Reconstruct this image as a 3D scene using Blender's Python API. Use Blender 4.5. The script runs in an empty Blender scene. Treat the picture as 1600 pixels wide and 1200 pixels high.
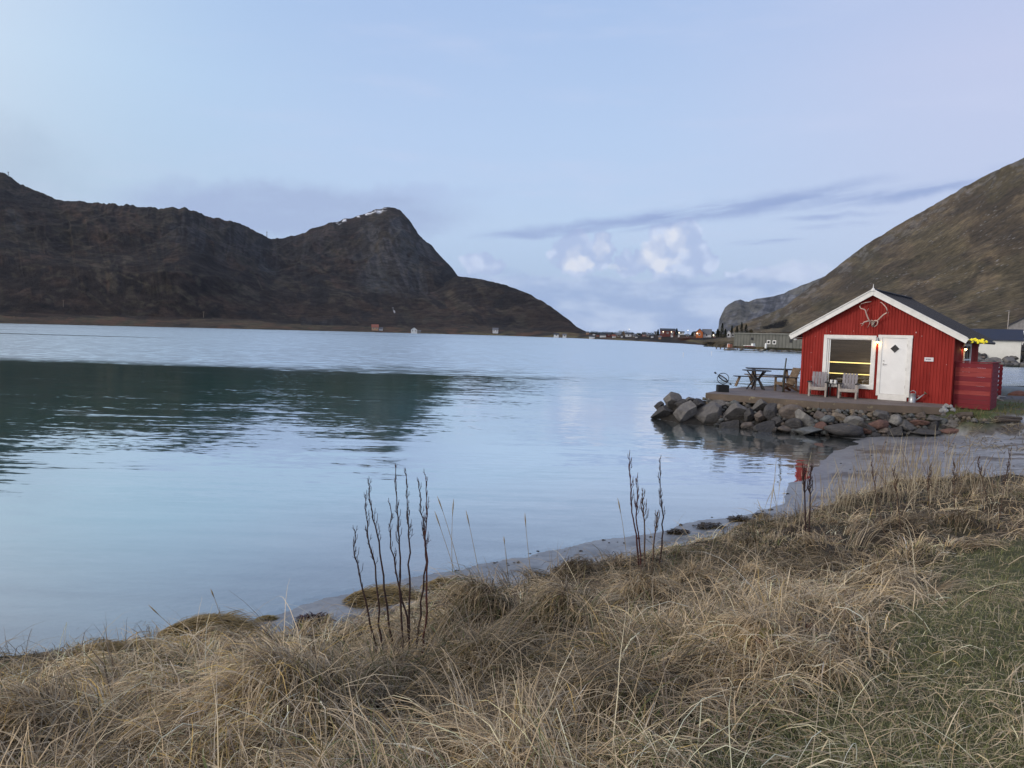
import bpy, bmesh, math, random
import numpy as np
from mathutils import Vector, Matrix
random.seed(7); RNG = np.random.default_rng(11)
rad = math.radians
sc = bpy.context.scene
col = sc.collection

# ------------------------------------------------------------------ camera
F = 1155.0; PIT = math.atan(80 / F); ROL = rad(1.6); HC = 3.0
_r0 = np.array([1, 0, 0.]); _u0 = np.array([0, math.sin(PIT), math.cos(PIT)]); FW = np.array([0, math.cos(PIT), -math.sin(PIT)])
CR = math.cos(ROL) * _r0 + math.sin(ROL) * _u0; CU = -math.sin(ROL) * _r0 + math.cos(ROL) * _u0
CP = np.array([0, 0, HC])
def ray(px, py): return FW + (px - 800) / F * CR + (600 - py) / F * CU
def atz(px, py, z): d = ray(px, py); return CP + d * ((z - HC) / d[2])
def atd(px, py, dep): d = ray(px, py); return CP + d * (dep / d[1])
cam = bpy.data.cameras.new("camera"); camo = bpy.data.objects.new("camera", cam); col.objects.link(camo)
cam.sensor_width = 36; cam.lens = F / 1600 * 36; cam.clip_start = .05; cam.clip_end = 20000
m = Matrix(((CR[0], CU[0], -FW[0], 0), (CR[1], CU[1], -FW[1], 0), (CR[2], CU[2], -FW[2], HC), (0, 0, 0, 1)))
camo.matrix_world = m; sc.camera = camo

# ------------------------------------------------------------------ light, exposure
SUN_AZ = rad(246); SUN_EL = rad(23)          # behind the camera, to its left
sun = bpy.data.lights.new("sun", 'SUN'); sun.energy = 1.2; sun.angle = rad(10); sun.color = (1, .93, .87)
suno = bpy.data.objects.new("sun", sun); col.objects.link(suno)
sd = Vector((math.sin(SUN_AZ) * math.cos(SUN_EL), math.cos(SUN_AZ) * math.cos(SUN_EL), math.sin(SUN_EL)))
suno.rotation_euler = sd.to_track_quat('Z', 'Y').to_euler()
sc.view_settings.view_transform = 'Standard'; sc.view_settings.look = 'None'
sc.view_settings.exposure = 0; sc.view_settings.gamma = 1
try: sc.view_settings.use_curve_mapping = False
except Exception: pass
sc.cycles.use_denoising = True
sc.cycles.max_bounces = 8; sc.cycles.transparent_max_bounces = 12

def lin(r, g, b):
    f = lambda c: (c / 12.92 if c <= .04045 else ((c + .055) / 1.055) ** 2.4)
    return (f(r / 255), f(g / 255), f(b / 255), 1)

# node helper -------------------------------------------------------
class NT:
    def __init__(s, tree): s.t = tree; s.n = tree.nodes; s.l = tree.links
    def new(s, ty, **k):
        n = s.n.new(ty)
        for a, b in k.items(): setattr(n, a, b)
        return n
    def put(s, sock, v):
        if v is None: return
        if isinstance(v, bpy.types.NodeSocket): s.l.new(v, sock)
        else: sock.default_value = v
    def math(s, op, a, b=None, c=None, clamp=False):
        n = s.new('ShaderNodeMath', operation=op, use_clamp=clamp)
        s.put(n.inputs[0], a); s.put(n.inputs[1], b); s.put(n.inputs[2], c); return n.outputs[0]
    def vec(s, op, a, b=None, scale=None):
        n = s.new('ShaderNodeVectorMath', operation=op)
        s.put(n.inputs[0], a); s.put(n.inputs[1], b)
        if scale is not None: s.put(n.inputs['Scale'], scale)
        return n.outputs['Value'] if op in ('DOT_PRODUCT', 'LENGTH', 'DISTANCE') else n.outputs['Vector']
    def comb(s, x, y, z):
        n = s.new('ShaderNodeCombineXYZ'); s.put(n.inputs[0], x); s.put(n.inputs[1], y); s.put(n.inputs[2], z); return n.outputs[0]
    def sep(s, v): n = s.new('ShaderNodeSeparateXYZ'); s.put(n.inputs[0], v); return n.outputs
    def noise(s, v, scale, detail=4, rough=.55, dist=0, colr=False):
        n = s.new('ShaderNodeTexNoise'); s.put(n.inputs['Vector'], v); s.put(n.inputs['Scale'], scale)
        n.inputs['Detail'].default_value = detail; n.inputs['Roughness'].default_value = rough; n.inputs['Distortion'].default_value = dist
        return n.outputs['Color'] if colr else n.outputs[0]
    def vor(s, v, scale, feature='F1', out='Distance', rnd=1):
        n = s.new('ShaderNodeTexVoronoi', feature=feature); s.put(n.inputs['Vector'], v); s.put(n.inputs['Scale'], scale)
        n.inputs['Randomness'].default_value = rnd; return n.outputs[out]
    def ramp(s, f, pts, interp='LINEAR'):
        n = s.new('ShaderNodeValToRGB'); s.put(n.inputs[0], f); cr = n.color_ramp; cr.interpolation = interp
        while len(cr.elements) > 1: cr.elements.remove(cr.elements[-1])
        for i, (p, c) in enumerate(pts):
            if not isinstance(c, (tuple, list)): c = (c, c, c, 1)
            if len(c) == 3: c = (*c, 1)
            e = cr.elements[0] if i == 0 else cr.elements.new(p)
            e.position = p; e.color = c
        return n.outputs[0]
    def mix(s, f, a, b, mode='MIX'):
        n = s.new('ShaderNodeMix', data_type='RGBA', blend_type=mode)
        s.put(n.inputs[0], f); s.put(n.inputs[6], a); s.put(n.inputs[7], b); return n.outputs[2]
    def sstep(s, v, a, b):
        n = s.new('ShaderNodeMapRange', interpolation_type='SMOOTHSTEP')
        s.put(n.inputs[0], v); s.put(n.inputs[1], a); s.put(n.inputs[2], b); return n.outputs[0]
    def mapping(s, v, scale=(1, 1, 1), rot=(0, 0, 0), loc=(0, 0, 0)):
        n = s.new('ShaderNodeMapping'); s.put(n.inputs[0], v); n.inputs['Scale'].default_value = scale
        n.inputs['Rotation'].default_value = rot; n.inputs['Location'].default_value = loc; return n.outputs[0]

# ------------------------------------------------------------------ world: evening sky with clouds
w = bpy.data.worlds.new("World"); sc.world = w; w.use_nodes = True
W = NT(w.node_tree); W.n.clear()
gen = W.new('ShaderNodeTexCoord').outputs['Generated']
sx, sy, sz = W.sep(gen)
az = W.math('MULTIPLY', W.math('ARCTAN2', sx, sy), 57.29578)
el = W.math('MULTIPLY', W.math('ARCSINE', sz), 57.29578)
elc = W.math('DIVIDE', W.math('MAXIMUM', el, 0), 40)
base = W.ramp(elc, [(0, lin(150, 175, 214)), (.1, lin(168, 192, 226)), (.2, lin(182, 205, 236)), (.36, lin(178, 203, 238)), (.62, lin(162, 190, 233)), (1, lin(140, 170, 222))])
left = W.ramp(elc, [(0, lin(168, 190, 215)), (.25, lin(178, 204, 228)), (.42, lin(180, 211, 239)), (.66, lin(165, 197, 235)), (1, lin(130, 170, 225))])
right = W.ramp(elc, [(0, lin(168, 186, 218)), (.2, lin(186, 198, 229)), (.45, lin(192, 200, 232)), (.68, lin(172, 190, 230)), (1, lin(150, 172, 222))])
c = W.mix(W.sstep(az, -8, -36), base, left)
c = W.mix(W.sstep(az, 5, 36), c, right)
nsk = W.new('ShaderNodeTexSky', sky_type='NISHITA'); nsk.sun_disc = False; nsk.sun_elevation = SUN_EL; nsk.sun_rotation = SUN_AZ
nis = W.mix(1.0, nsk.outputs[0], (.1, .1, .1, 1), 'MULTIPLY')
c = W.mix(.12, c, nis); c = W.mix(.10, c, lin(206, 214, 228))
ae = W.comb(az, el, 0)
wn = W.noise(ae, .35, 6, .6, colr=True)
wob = W.vec('SUBTRACT', wn, (.5, .5, .5))
def band(cx, cy, rx, ry, tilt, soft, warp, strength, sc_=(1, 1)):
    """soft elongated patch in (azimuth, elevation)"""
    p = W.vec('ADD', ae, W.vec('MULTIPLY', wob, (warp * sc_[0], warp * sc_[1], 0)))
    p = W.mapping(p, loc=(-cx, -cy, 0)); p = W.mapping(p, rot=(0, 0, rad(-tilt))); p = W.vec('DIVIDE', p, (rx, ry, 1))
    d = W.vec('LENGTH', W.vec('MULTIPLY', p, (1, 1, 0)))
    return W.math('MULTIPLY', W.sstep(d, 1, 1 - soft), strength)
def azel(px, py):
    d = ray(px, py); return math.degrees(math.atan2(d[0], d[1])), math.degrees(math.asin(d[2] / np.linalg.norm(d)))
def pband(px, py, wpx, hpx, tilt, soft, warp, strength, sc_=(1, 1)):
    a, e = azel(px, py); return band(a, e, wpx / 20.2 / 2, hpx / 20.2 / 2, tilt, soft, warp, strength, sc_)
# low pale haze of cloud along the horizon, between the hills
fine = W.noise(W.mapping(ae, scale=(.28, .9, 1)), 1, 7, .62)
thin = W.noise(W.mapping(ae, scale=(.05, .3, 1), loc=(3, 1, 0)), 1, 6, .6)
c = W.mix(W.math('MULTIPLY', W.sstep(thin, .5, .75), .3), c, lin(196, 205, 232))
# high soft patch above the left peak and the grey smudge at the far left
def patch(args, colr):
    global c
    f = pband(*args); f = W.math('MULTIPLY', f, W.math('ADD', .45, W.math('MULTIPLY', fine, 1.1)), clamp=True)
    c = W.mix(f, c, colr)
patch((470, 330, 620, 110, 2, .55, 3, 1.0), lin(163, 181, 214))
patch((20, 250, 260, 150, 0, .95, 4, .6), lin(158, 182, 208))
patch((660, 300, 300, 40, 3, .9, 3, .5), lin(170, 188, 222))
# cumulus: billowing tops, cream where the low sun finds them
bn = W.noise(W.mapping(ae, scale=(.9, .9, 1)), 1, 8, .62, colr=True)
bw = W.vec('SUBTRACT', bn, (.5, .5, .5))
bil = W.vor(W.vec('ADD', W.mapping(ae, scale=(1, 1, 1)), W.vec('MULTIPLY', bw, (1.2, 1.2, 0))), 1.0, 'SMOOTH_F1')
def puff(px, py, wpx, hpx):
    a, e = azel(px, py)
    p = W.vec('ADD', ae, W.vec('MULTIPLY', bw, (2.4, 2.6, 0))); p = W.mapping(p, loc=(-a, -e, 0)); p = W.vec('DIVIDE', p, (wpx / 40.4, hpx / 40.4, 1))
    return W.vec('LENGTH', W.vec('MULTIPLY', p, (1, 1, 0)))
def puffs(lst):
    d = None
    for a in lst:
        q = puff(*a); d = q if d is None else W.math('MINIMUM', d, q)
    return W.math('ADD', d, W.math('MULTIPLY', W.math('SUBTRACT', bil, .4), .35))
back = puffs([(940, 392, 44, 62), (905, 405, 70, 60), (1072, 378, 62, 66), (1040, 405, 90, 66), (1090, 408, 60, 50), (985, 412, 60, 40), (755, 413, 74, 34), (1045, 385, 80, 80), (895, 395, 76, 64), (1240, 426, 90, 26), (1170, 430, 70, 20)])
c = W.mix(W.math('MULTIPLY', W.sstep(back, 1.04, .82), .9), c, W.mix(W.sstep(bil, .55, .2), lin(170, 187, 221), lin(196, 209, 235)))
lit = puffs([(897, 404, 50, 42), (915, 412, 40, 26), (1022, 396, 56, 54), (1060, 376, 50, 52), (940, 385, 26, 40), (1032, 412, 64, 24), (965, 416, 30, 16)])
litm = W.math('MULTIPLY', W.sstep(lit, 1.08, .5), W.math('ADD', .35, W.math('MULTIPLY', W.sstep(bil, .6, .15), .65)))
c = W.mix(litm, c, lin(214, 220, 234))
# grey-blue bank under them
a0, e0 = azel(980, 432)
bankn = W.noise(W.mapping(ae, scale=(.22, .55, 1), loc=(5, 2, 0)), 1, 7, .58)
edge = W.math('ADD', el, W.math('MULTIPLY', W.math('SUBTRACT', bankn, .5), 2.2))
bankc = W.mix(W.sstep(bankn, .36, .66), lin(154, 175, 213), lin(188, 203, 230))
bankf = W.math('MULTIPLY', W.sstep(edge, e0 + .35, e0 - .5), .78)
c = W.mix(bankf, c, bankc)
patch((1240, 425, 160, 36, 0, .5, 2.5, .6), lin(196, 208, 232))
# long slate-coloured streaks on the right
sp_ = W.mapping(W.vec('ADD', ae, W.vec('MULTIPLY', wob, (1.2, .5, 0))), rot=(0, 0, rad(-7))); wisp = W.noise(W.mapping(sp_, scale=(.10, .9, 1), loc=(2, 7, 0)), 1, 8, .62)
for a in [(905, 356, 400, 34, 5, .95, 2.2, .75), (1060, 336, 480, 40, 8, .95, 2.0, 1.0), (1230, 315, 380, 40, 9, .95, 2.0, 1.0), (1400, 305, 330, 28, 6, .95, 1.8, .9),
          (1310, 352, 150, 12, 3, .9, 1, .8), (1195, 377, 130, 11, 3, .8, .8, 1.0), (810, 368, 180, 18, 3, .9, 2, .7), (1480, 288, 200, 24, 14, .9, 2, .6), (1300, 338, 190, 12, 2, .9, 1.5, .7), (1120, 445, 300, 14, 1, .9, 2, .4)]:
    f = pband(*a, (1, .5)); f = W.math('MULTIPLY', f, W.sstep(wisp, .30, .56)); c = W.mix(f, c, lin(148, 167, 208))
# the brighter half of the sky is behind the camera, round the low sun
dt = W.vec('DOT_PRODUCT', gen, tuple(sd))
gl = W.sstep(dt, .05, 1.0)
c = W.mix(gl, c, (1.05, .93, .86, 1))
low = W.sstep(el, 0, -3)
c = W.mix(low, c, (.08, .10, .12, 1))
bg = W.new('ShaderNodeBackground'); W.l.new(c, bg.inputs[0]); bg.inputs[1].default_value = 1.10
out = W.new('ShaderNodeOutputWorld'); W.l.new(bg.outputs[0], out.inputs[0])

# ------------------------------------------------------------------ helpers
def tag(o, label=None, cat=None, group=None, kind=None):
    if label: o['label'] = label
    if cat: o['category'] = cat
    if group: o['group'] = group
    if kind: o['kind'] = kind
    return o
def empty(name, loc=(0, 0, 0), rz=0):
    o = bpy.data.objects.new(name, None); col.objects.link(o); o.location = Vector(loc); o.rotation_euler = (0, 0, rz); o.empty_display_size = .2; return o
def link_mesh(name, verts, faces, mats=None, parent=None, smooth=False):
    me = bpy.data.meshes.new(name)
    me.from_pydata([tuple(v) for v in verts], [], faces); me.update()
    if mats is not None:
        for q in (mats if isinstance(mats, (list, tuple)) else [mats]): me.materials.append(q)
    if smooth: me.polygons.foreach_set('use_smooth', [True] * len(me.polygons))
    o = bpy.data.objects.new(name, me); col.objects.link(o)
    if parent: o.parent = parent
    return o
def np_mesh(name, V, Q, mats, smooth=True, cols=None, attrs=None):
    """V (n,3), Q (m,4 or 3) int"""
    me = bpy.data.meshes.new(name); n, k = Q.shape
    me.vertices.add(len(V)); me.vertices.foreach_set('co', V.astype(np.float32).ravel())
    me.loops.add(n * k); me.loops.foreach_set('vertex_index', Q.astype(np.int32).ravel())
    me.polygons.add(n); me.polygons.foreach_set('loop_start', np.arange(0, n * k, k, dtype=np.int32))
    me.update(calc_edges=True)
    if smooth: me.polygons.foreach_set('use_smooth', np.ones(n, bool))
    if cols is not None:
        a = me.color_attributes.new('tint', 'FLOAT_COLOR', 'POINT')
        a.data.foreach_set('color', np.hstack([cols, np.ones((len(cols), 1))]).astype(np.float32).ravel())
    for nm, arr in (attrs or {}).items():
        a = me.attributes.new(nm, 'FLOAT', 'POINT'); a.data.foreach_set('value', arr.astype(np.float32).ravel())
    for q in mats: me.materials.append(q)
    o = bpy.data.objects.new(name, me); col.objects.link(o); return o
class MB:
    def __init__(s): s.v = []; s.f = []
    def add(s, vs, fs):
        b = len(s.v); s.v += [tuple(map(float, v)) for v in vs]; s.f += [tuple(b + i for i in f) for f in fs]; return s
    def box(s, c, d, rot=None, ch=0):
        """centre, full size, optional rotation matrix / (rx,ry,rz)"""
        hx, hy, hz = d[0] / 2, d[1] / 2, d[2] / 2
        if rot is not None and not isinstance(rot, Matrix):
            from mathutils import Euler
            rot = Euler(rot).to_matrix()
        P = [Vector((x * hx, y * hy, z * hz)) for z in (-1, 1) for y in (-1, 1) for x in (-1, 1)]
        if rot is not None: P = [rot @ p for p in P]
        cc = Vector(c)
        return s.add([p + cc for p in P], [(0, 2, 3, 1), (4, 5, 7, 6), (0, 1, 5, 4), (2, 6, 7, 3), (0, 4, 6, 2), (1, 3, 7, 5)])
    def bar(s, a, b, w_, h_):
        """box beam from a to b"""
        a = Vector(a); b = Vector(b); d = b - a; L = d.length; q = d.to_track_quat('X', 'Z').to_matrix()
        return s.box((a + b) / 2, (L, w_, h_), q)
    def tube(s, pts, r, n=8, cap=True):
        pts = [Vector(p) for p in pts]; rs = r if isinstance(r, (list, tuple)) else [r] * len(pts)
        rings = []; up = Vector((0, 0, 1))
        for i, p in enumerate(pts):
            d = (pts[min(i + 1, len(pts) - 1)] - pts[max(i - 1, 0)]).normalized()
            x = d.cross(up if abs(d.z) < .95 else Vector((1, 0, 0))).normalized(); y = d.cross(x)
            rings.append([p + (x * math.cos(t) + y * math.sin(t)) * rs[i] for t in [2 * math.pi * k / n for k in range(n)]])
        vs = [v for R_ in rings for v in R_]; fs = []
        for i in range(len(pts) - 1):
            for k in range(n): fs.append((i * n + k, i * n + (k + 1) % n, (i + 1) * n + (k + 1) % n, (i + 1) * n + k))
        if cap: fs.append(tuple(range(n))[::-1]); fs.append(tuple((len(pts) - 1) * n + k for k in range(n)))
        return s.add(vs, fs)
    def lathe(s, prof, c=(0, 0, 0), n=20):
        c = Vector(c); vs = [c + Vector((r * math.cos(2 * math.pi * k / n), r * math.sin(2 * math.pi * k / n), z)) for r, z in prof for k in range(n)]
        fs = [(i * n + k, i * n + (k + 1) % n, (i + 1) * n + (k + 1) % n, (i + 1) * n + k) for i in range(len(prof) - 1) for k in range(n)]
        fs.append(tuple(range(n))[::-1]); fs.append(tuple((len(prof) - 1) * n + k for k in range(n)))
        return s.add(vs, fs)
    def prism(s, poly, z0, z1):
        n = len(poly); vs = [(x, y, z0) for x, y in poly] + [(x, y, z1) for x, y in poly]
        return s.add(vs, [tuple(range(n))[::-1], tuple(range(n, 2 * n))] + [(i, (i + 1) % n, n + (i + 1) % n, n + i) for i in range(n)])
    def extr(s, poly, y0, y1):
        """polygon in xz, extruded along y"""
        n = len(poly); vs = [(x, y0, z) for x, z in poly] + [(x, y1, z) for x, z in poly]
        return s.add(vs, [tuple(range(n)), tuple(range(n, 2 * n))[::-1]] + [(i, n + i, n + (i + 1) % n, (i + 1) % n) for i in range(n)])
    def build(s, name, mt, parent=None, smooth=False, bevel=0):
        o = link_mesh(name, s.v, s.f, mt, parent, smooth)
        bm = bmesh.new(); bm.from_mesh(o.data); bmesh.ops.recalc_face_normals(bm, faces=bm.faces); bm.to_mesh(o.data); bm.free()
        if bevel:
            b = o.modifiers.new('bevel', 'BEVEL'); b.width = bevel; b.segments = 2; b.limit_method = 'ANGLE'
        return o
def copy_tree(o, parent=None):
    c_ = o.copy(); col.objects.link(c_)
    if parent: c_.parent = parent
    for ch in list(o.children): copy_tree(ch, c_)
    return c_

# numpy noise -------------------------------------------------------
def vn(x, y, seed=0):
    xi = np.floor(x); yi = np.floor(y); fx = x - xi; fy = y - yi; fx = fx * fx * (3 - 2 * fx); fy = fy * fy * (3 - 2 * fy)
    def h(a, b):
        v = np.sin(a * 127.1 + b * 311.7 + seed * 74.7) * 43758.5453; return v - np.floor(v)
    return (h(xi, yi) * (1 - fx) + h(xi + 1, yi) * fx) * (1 - fy) + (h(xi, yi + 1) * (1 - fx) + h(xi + 1, yi + 1) * fx) * fy
def fbm(x, y, o=5, seed=0, g=.5):
    s = 0; a = 1; t = 0
    for i in range(o): s = s + a * vn(x * 2 ** i + 17 * i, y * 2 ** i - 9 * i, seed + i); t += a; a *= g
    return s / t
def ridged(x, y, o=5, seed=0):
    s = 0; a = 1; t = 0
    for i in range(o): s = s + a * (1 - np.abs(2 * vn(x * 2 ** i + 5 * i, y * 2 ** i + 3 * i, seed + i) - 1)); t += a; a *= .5
    return s / t
def ss(x, a, b): t = np.clip((x - a) / (b - a), 0, 1); return t * t * (3 - 2 * t)
def sdist(X, Y, poly):
    """signed distance, positive inside"""
    d = np.full(X.shape, 1e9); ins = np.zeros(X.shape, bool); n = len(poly)
    for i in range(n):
        ax, ay = poly[i]; bx, by = poly[(i + 1) % n]; ex, ey = bx - ax, by - ay
        t = np.clip(((X - ax) * ex + (Y - ay) * ey) / (ex * ex + ey * ey + 1e-12), 0, 1)
        d = np.minimum(d, np.hypot(X - ax - t * ex, Y - ay - t * ey))
        cnd = ((ay > Y) != (by > Y)) & (X < (bx - ax) * (Y - ay) / ((by - ay) if by != ay else 1e-12) + ax); ins ^= cnd
    return np.where(ins, d, -d)

# ------------------------------------------------------------------ materials
def new_mat(name):
    mt = bpy.data.materials.new(name); mt.use_nodes = True; t = NT(mt.node_tree); t.n.clear()
    o = t.new('ShaderNodeOutputMaterial'); p = t.new('ShaderNodeBsdfPrincipled'); t.l.new(p.outputs[0], o.inputs[0]); return mt, t, p, o
def M(name, c1, c2=None, scale=4, rough=.7, bump=.2, bscale=20, stretch=(1, 1, 1), metal=0, emit=None, spec=.35, detail=5, wear=None):
    mt, t, p, o = new_mat(name); c1 = (*c1[:3], 1); c2 = (*c2[:3], 1) if c2 else tuple(x * .72 for x in c1[:3]) + (1,)
    v = t.new('ShaderNodeTexCoord').outputs['Object']; v = t.mapping(v, scale=stretch)
    f = t.ramp(t.noise(v, scale, detail), [(.3, 0), (.7, 1)]); cc = t.mix(f, c1, c2)
    if wear:
        wf = t.ramp(t.noise(v, wear[1], 6, .7), [(wear[2], 0), (min(wear[2] + .06, 1), 1)]); cc = t.mix(wf, cc, (*wear[0][:3], 1))
    t.l.new(cc, p.inputs['Base Color']); p.inputs['Metallic'].default_value = metal
    p.inputs['Specular IOR Level'].default_value = spec
    r = t.math('ADD', rough - .08, t.math('MULTIPLY', f, .16)); t.l.new(r, p.inputs['Roughness'])
    b = t.new('ShaderNodeBump'); b.inputs['Strength'].default_value = bump; b.inputs['Distance'].default_value = .01
    t.l.new(t.noise(v, bscale, 5), b.inputs['Height']); t.l.new(b.outputs[0], p.inputs['Normal'])
    if emit: p.inputs['Emission Color'].default_value = (*emit[:3], 1); p.inputs['Emission Strength'].default_value = emit[3]
    return mt
red_paint = M('red painted cladding', (.33, .032, .024), (.21, .018, .014), 3.2, .68, .2, 30, (1, 1, .22), wear=((.26, .085, .07), 7, .63), spec=.2)
red_board = M('weathered red boards', (.26, .022, .035), (.36, .07, .07), 2.2, .75, .5, 30, (.6, .6, 5), wear=((.42, .14, .12), 5, .62))
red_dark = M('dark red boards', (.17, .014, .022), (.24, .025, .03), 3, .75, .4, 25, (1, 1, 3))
white_paint = M('white paint', (.82, .84, .83), (.74, .76, .75), 2.5, .45, .08, 25, wear=((.55, .55, .5), 8, .74))
white_trim = M('weathered white trim', (.80, .81, .78), (.68, .69, .66), 6, .6, .25, 30, wear=((.42, .42, .38), 14, .68))
roof_dark = M('dark roofing', (.030, .035, .050), (.045, .050, .065), 3, .6, .3, 30)
roof_slate = M('blue-black roof sheets', (.018, .024, .045), (.03, .036, .055), .8, .5, .15, 10)
wood_grey = M('weathered grey wood', (.30, .29, .31), (.20, .19, .20), 5, .8, .5, 30, (1, 1, .2))
wood_pale = M('pale worn wood', (.46, .42, .38), (.30, .27, .24), 7, .8, .5, 30)
wood_brown = M('brown worn wood', (.20, .145, .095), (.12, .085, .055), 6, .8, .5, 30, (1, 1, 2), wear=((.34, .28, .2), 7, .6))
wood_dark = M('near-black stained wood', (.020, .022, .026), (.035, .035, .038), 6, .6, .4, 30)
deck_wood = M('grey-brown deck planks', (.17, .145, .135), (.12, .105, .10), 1.5, .75, .3, 20, (1, 1, 1))
deck_edge = M('brown deck edge', (.15, .115, .085), (.09, .075, .06), 2, .8, .5, 16, wear=((.22, .19, .12), 3, .6))
inner_wood = M('cabin inner planks', (.34, .24, .12), (.18, .125, .065), 3, .6, .2, 12, (.3, 1, 6))
black_metal = M('black metal', (.012, .013, .015), (.02, .02, .022), 10, .5, .15, 30)
zinc = M('zinc', (.42, .45, .47), (.30, .33, .35), 9, .42, .15, 30, metal=.7)
steel = M('brushed steel', (.5, .5, .5), (.35, .35, .35), 20, .35, .05, 30, metal=1)
bone = M('bleached antler', (.62, .50, .44), (.45, .34, .28), 14, .7, .3, 40)
bone_dark = M('dark skull bone', (.18, .15, .12), (.30, .26, .22), 14, .7, .3, 40)
lamp_glow = M('lit bulb', (1, .8, .5), None, 5, .4, 0, 5, emit=(1, .62, .22, 22))
strip_glow = M('lit strip', (1, .85, .3), None, 5, .4, 0, 5, emit=(1, .74, .24, 1.9))
garland_glow = M('lit yellow bulbs', (.9, .75, .02), None, 5, .4, 0, 5, emit=(1, .84, .04, .42))
plate_white = M('sign plate', (.72, .70, .72), (.62, .60, .62), 6, .4, .02, 30)
ink = M('dark lettering', (.10, .09, .14), None, 6, .6, 0, 30)
stem_dark = M('dark dead stem', (.030, .018, .016), (.055, .030, .024), 22, .8, .4, 60)
stem_red = M('reddish dead stem', (.085, .026, .022), (.05, .02, .018), 22, .75, .4, 60)
stem_brown = M('brown dead stem', (.12, .075, .05), (.07, .045, .035), 22, .8, .3, 60)
straw_mat = M('straw stalk', (.36, .30, .18), (.28, .23, .15), 22, .75, .1, 60)
seaweed = M('dark red seaweed', (.045, .012, .010), (.02, .01, .008), 12, .35, .5, 40)
weed_brown = M('brown seaweed', (.030, .024, .014), (.05, .036, .02), 12, .4, .5, 40)
leaf_yellow = M('yellow leaf', (.50, .34, .03), (.30, .26, .04), 14, .55, .2, 40)
leaf_green = M('green leaf', (.09, .14, .04), (.05, .09, .03), 14, .55, .2, 40)
leaf_red = M('rust red leaf', (.14, .035, .02), (.09, .05, .02), 14, .55, .2, 40)
drift = M('bleached driftwood', (.36, .34, .31), (.24, .22, .20), 12, .8, .4, 40)
old_timber = M('rotten timber', (.055, .045, .038), (.10, .085, .07), 5, .85, .6, 20)
def glass_mat():
    mt = bpy.data.materials.new('window glass'); mt.use_nodes = True; t = NT(mt.node_tree); t.n.clear()
    o = t.new('ShaderNodeOutputMaterial'); g = t.new('ShaderNodeBsdfGlossy'); g.inputs['Roughness'].default_value = .02
    v = t.new('ShaderNodeTexCoord').outputs['Object']; b = t.new('ShaderNodeBump'); b.inputs['Strength'].default_value = .15; b.inputs['Distance'].default_value = .02
    t.l.new(t.noise(v, 1.5, 2), b.inputs['Height']); t.l.new(b.outputs[0], g.inputs['Normal'])
    tr = t.new('ShaderNodeBsdfTransparent'); tr.inputs[0].default_value = (.86, .88, .86, 1)
    fr = t.new('ShaderNodeFresnel'); fr.inputs[0].default_value = 1.5; mx = t.new('ShaderNodeMixShader')
    t.l.new(t.math('ADD', fr.outputs[0], .02), mx.inputs[0]); t.l.new(tr.outputs[0], mx.inputs[1]); t.l.new(g.outputs[0], mx.inputs[2]); t.l.new(mx.outputs[0], o.inputs[0]); return mt
glass = glass_mat()
dark_glass = M('dark window glass', (.012, .014, .018), (.02, .022, .025), 3, .1, 0, 5, spec=.6)

def rock_mat():
    mt, t, p, o = new_mat('boulder stone')
    oi = t.new('ShaderNodeObjectInfo'); v = t.new('ShaderNodeTexCoord').outputs['Object']
    v = t.vec('ADD', v, t.vec('SCALE', t.comb(1, .7, .3), scale=t.math('MULTIPLY', oi.outputs['Random'], 40)))
    n1 = t.noise(v, 1.6, 6, .65); n2 = t.noise(v, 9, 5, .7)
    cc = t.mix(t.ramp(n1, [(.3, 0), (.7, 1)]), t.mix(1, oi.outputs['Color'], (.62, .62, .64, 1), 'MULTIPLY'), t.mix(1, oi.outputs['Color'], (1.35, 1.33, 1.28, 1), 'MULTIPLY'))
    cc = t.mix(t.ramp(n2, [(.62, 0), (.72, .7)]), cc, (.30, .30, .27, 1))
    cc = t.mix(t.math('MULTIPLY', t.ramp(t.noise(v, 3.3, 4), [(.66, 0), (.72, 1)]), .5), cc, (.20, .17, .07, 1))
    geo = t.new('ShaderNodeNewGeometry'); z = t.sep(geo.outputs['Position'])[2]
    wet = t.sstep(t.math('ADD', z, t.math('MULTIPLY', n1, .12)), .26, .10)       # tide-darkened foot
    cc = t.mix(t.math('MULTIPLY', wet, .75), cc, (.016, .016, .013, 1)); t.l.new(cc, p.inputs['Base Color'])
    t.l.new(t.math('SUBTRACT', .85, t.math('MULTIPLY', wet, .45)), p.inputs['Roughness'])
    b = t.new('ShaderNodeBump'); b.inputs['Strength'].default_value = .8; b.inputs['Distance'].default_value = .12
    t.l.new(t.math('ADD', t.noise(v, 3, 8, .65), t.math('MULTIPLY', t.vor(v, 2.2, 'DISTANCE_TO_EDGE'), -.3)), b.inputs['Height']); t.l.new(b.outputs[0], p.inputs['Normal']); return mt
rock_m = rock_mat()

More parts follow.
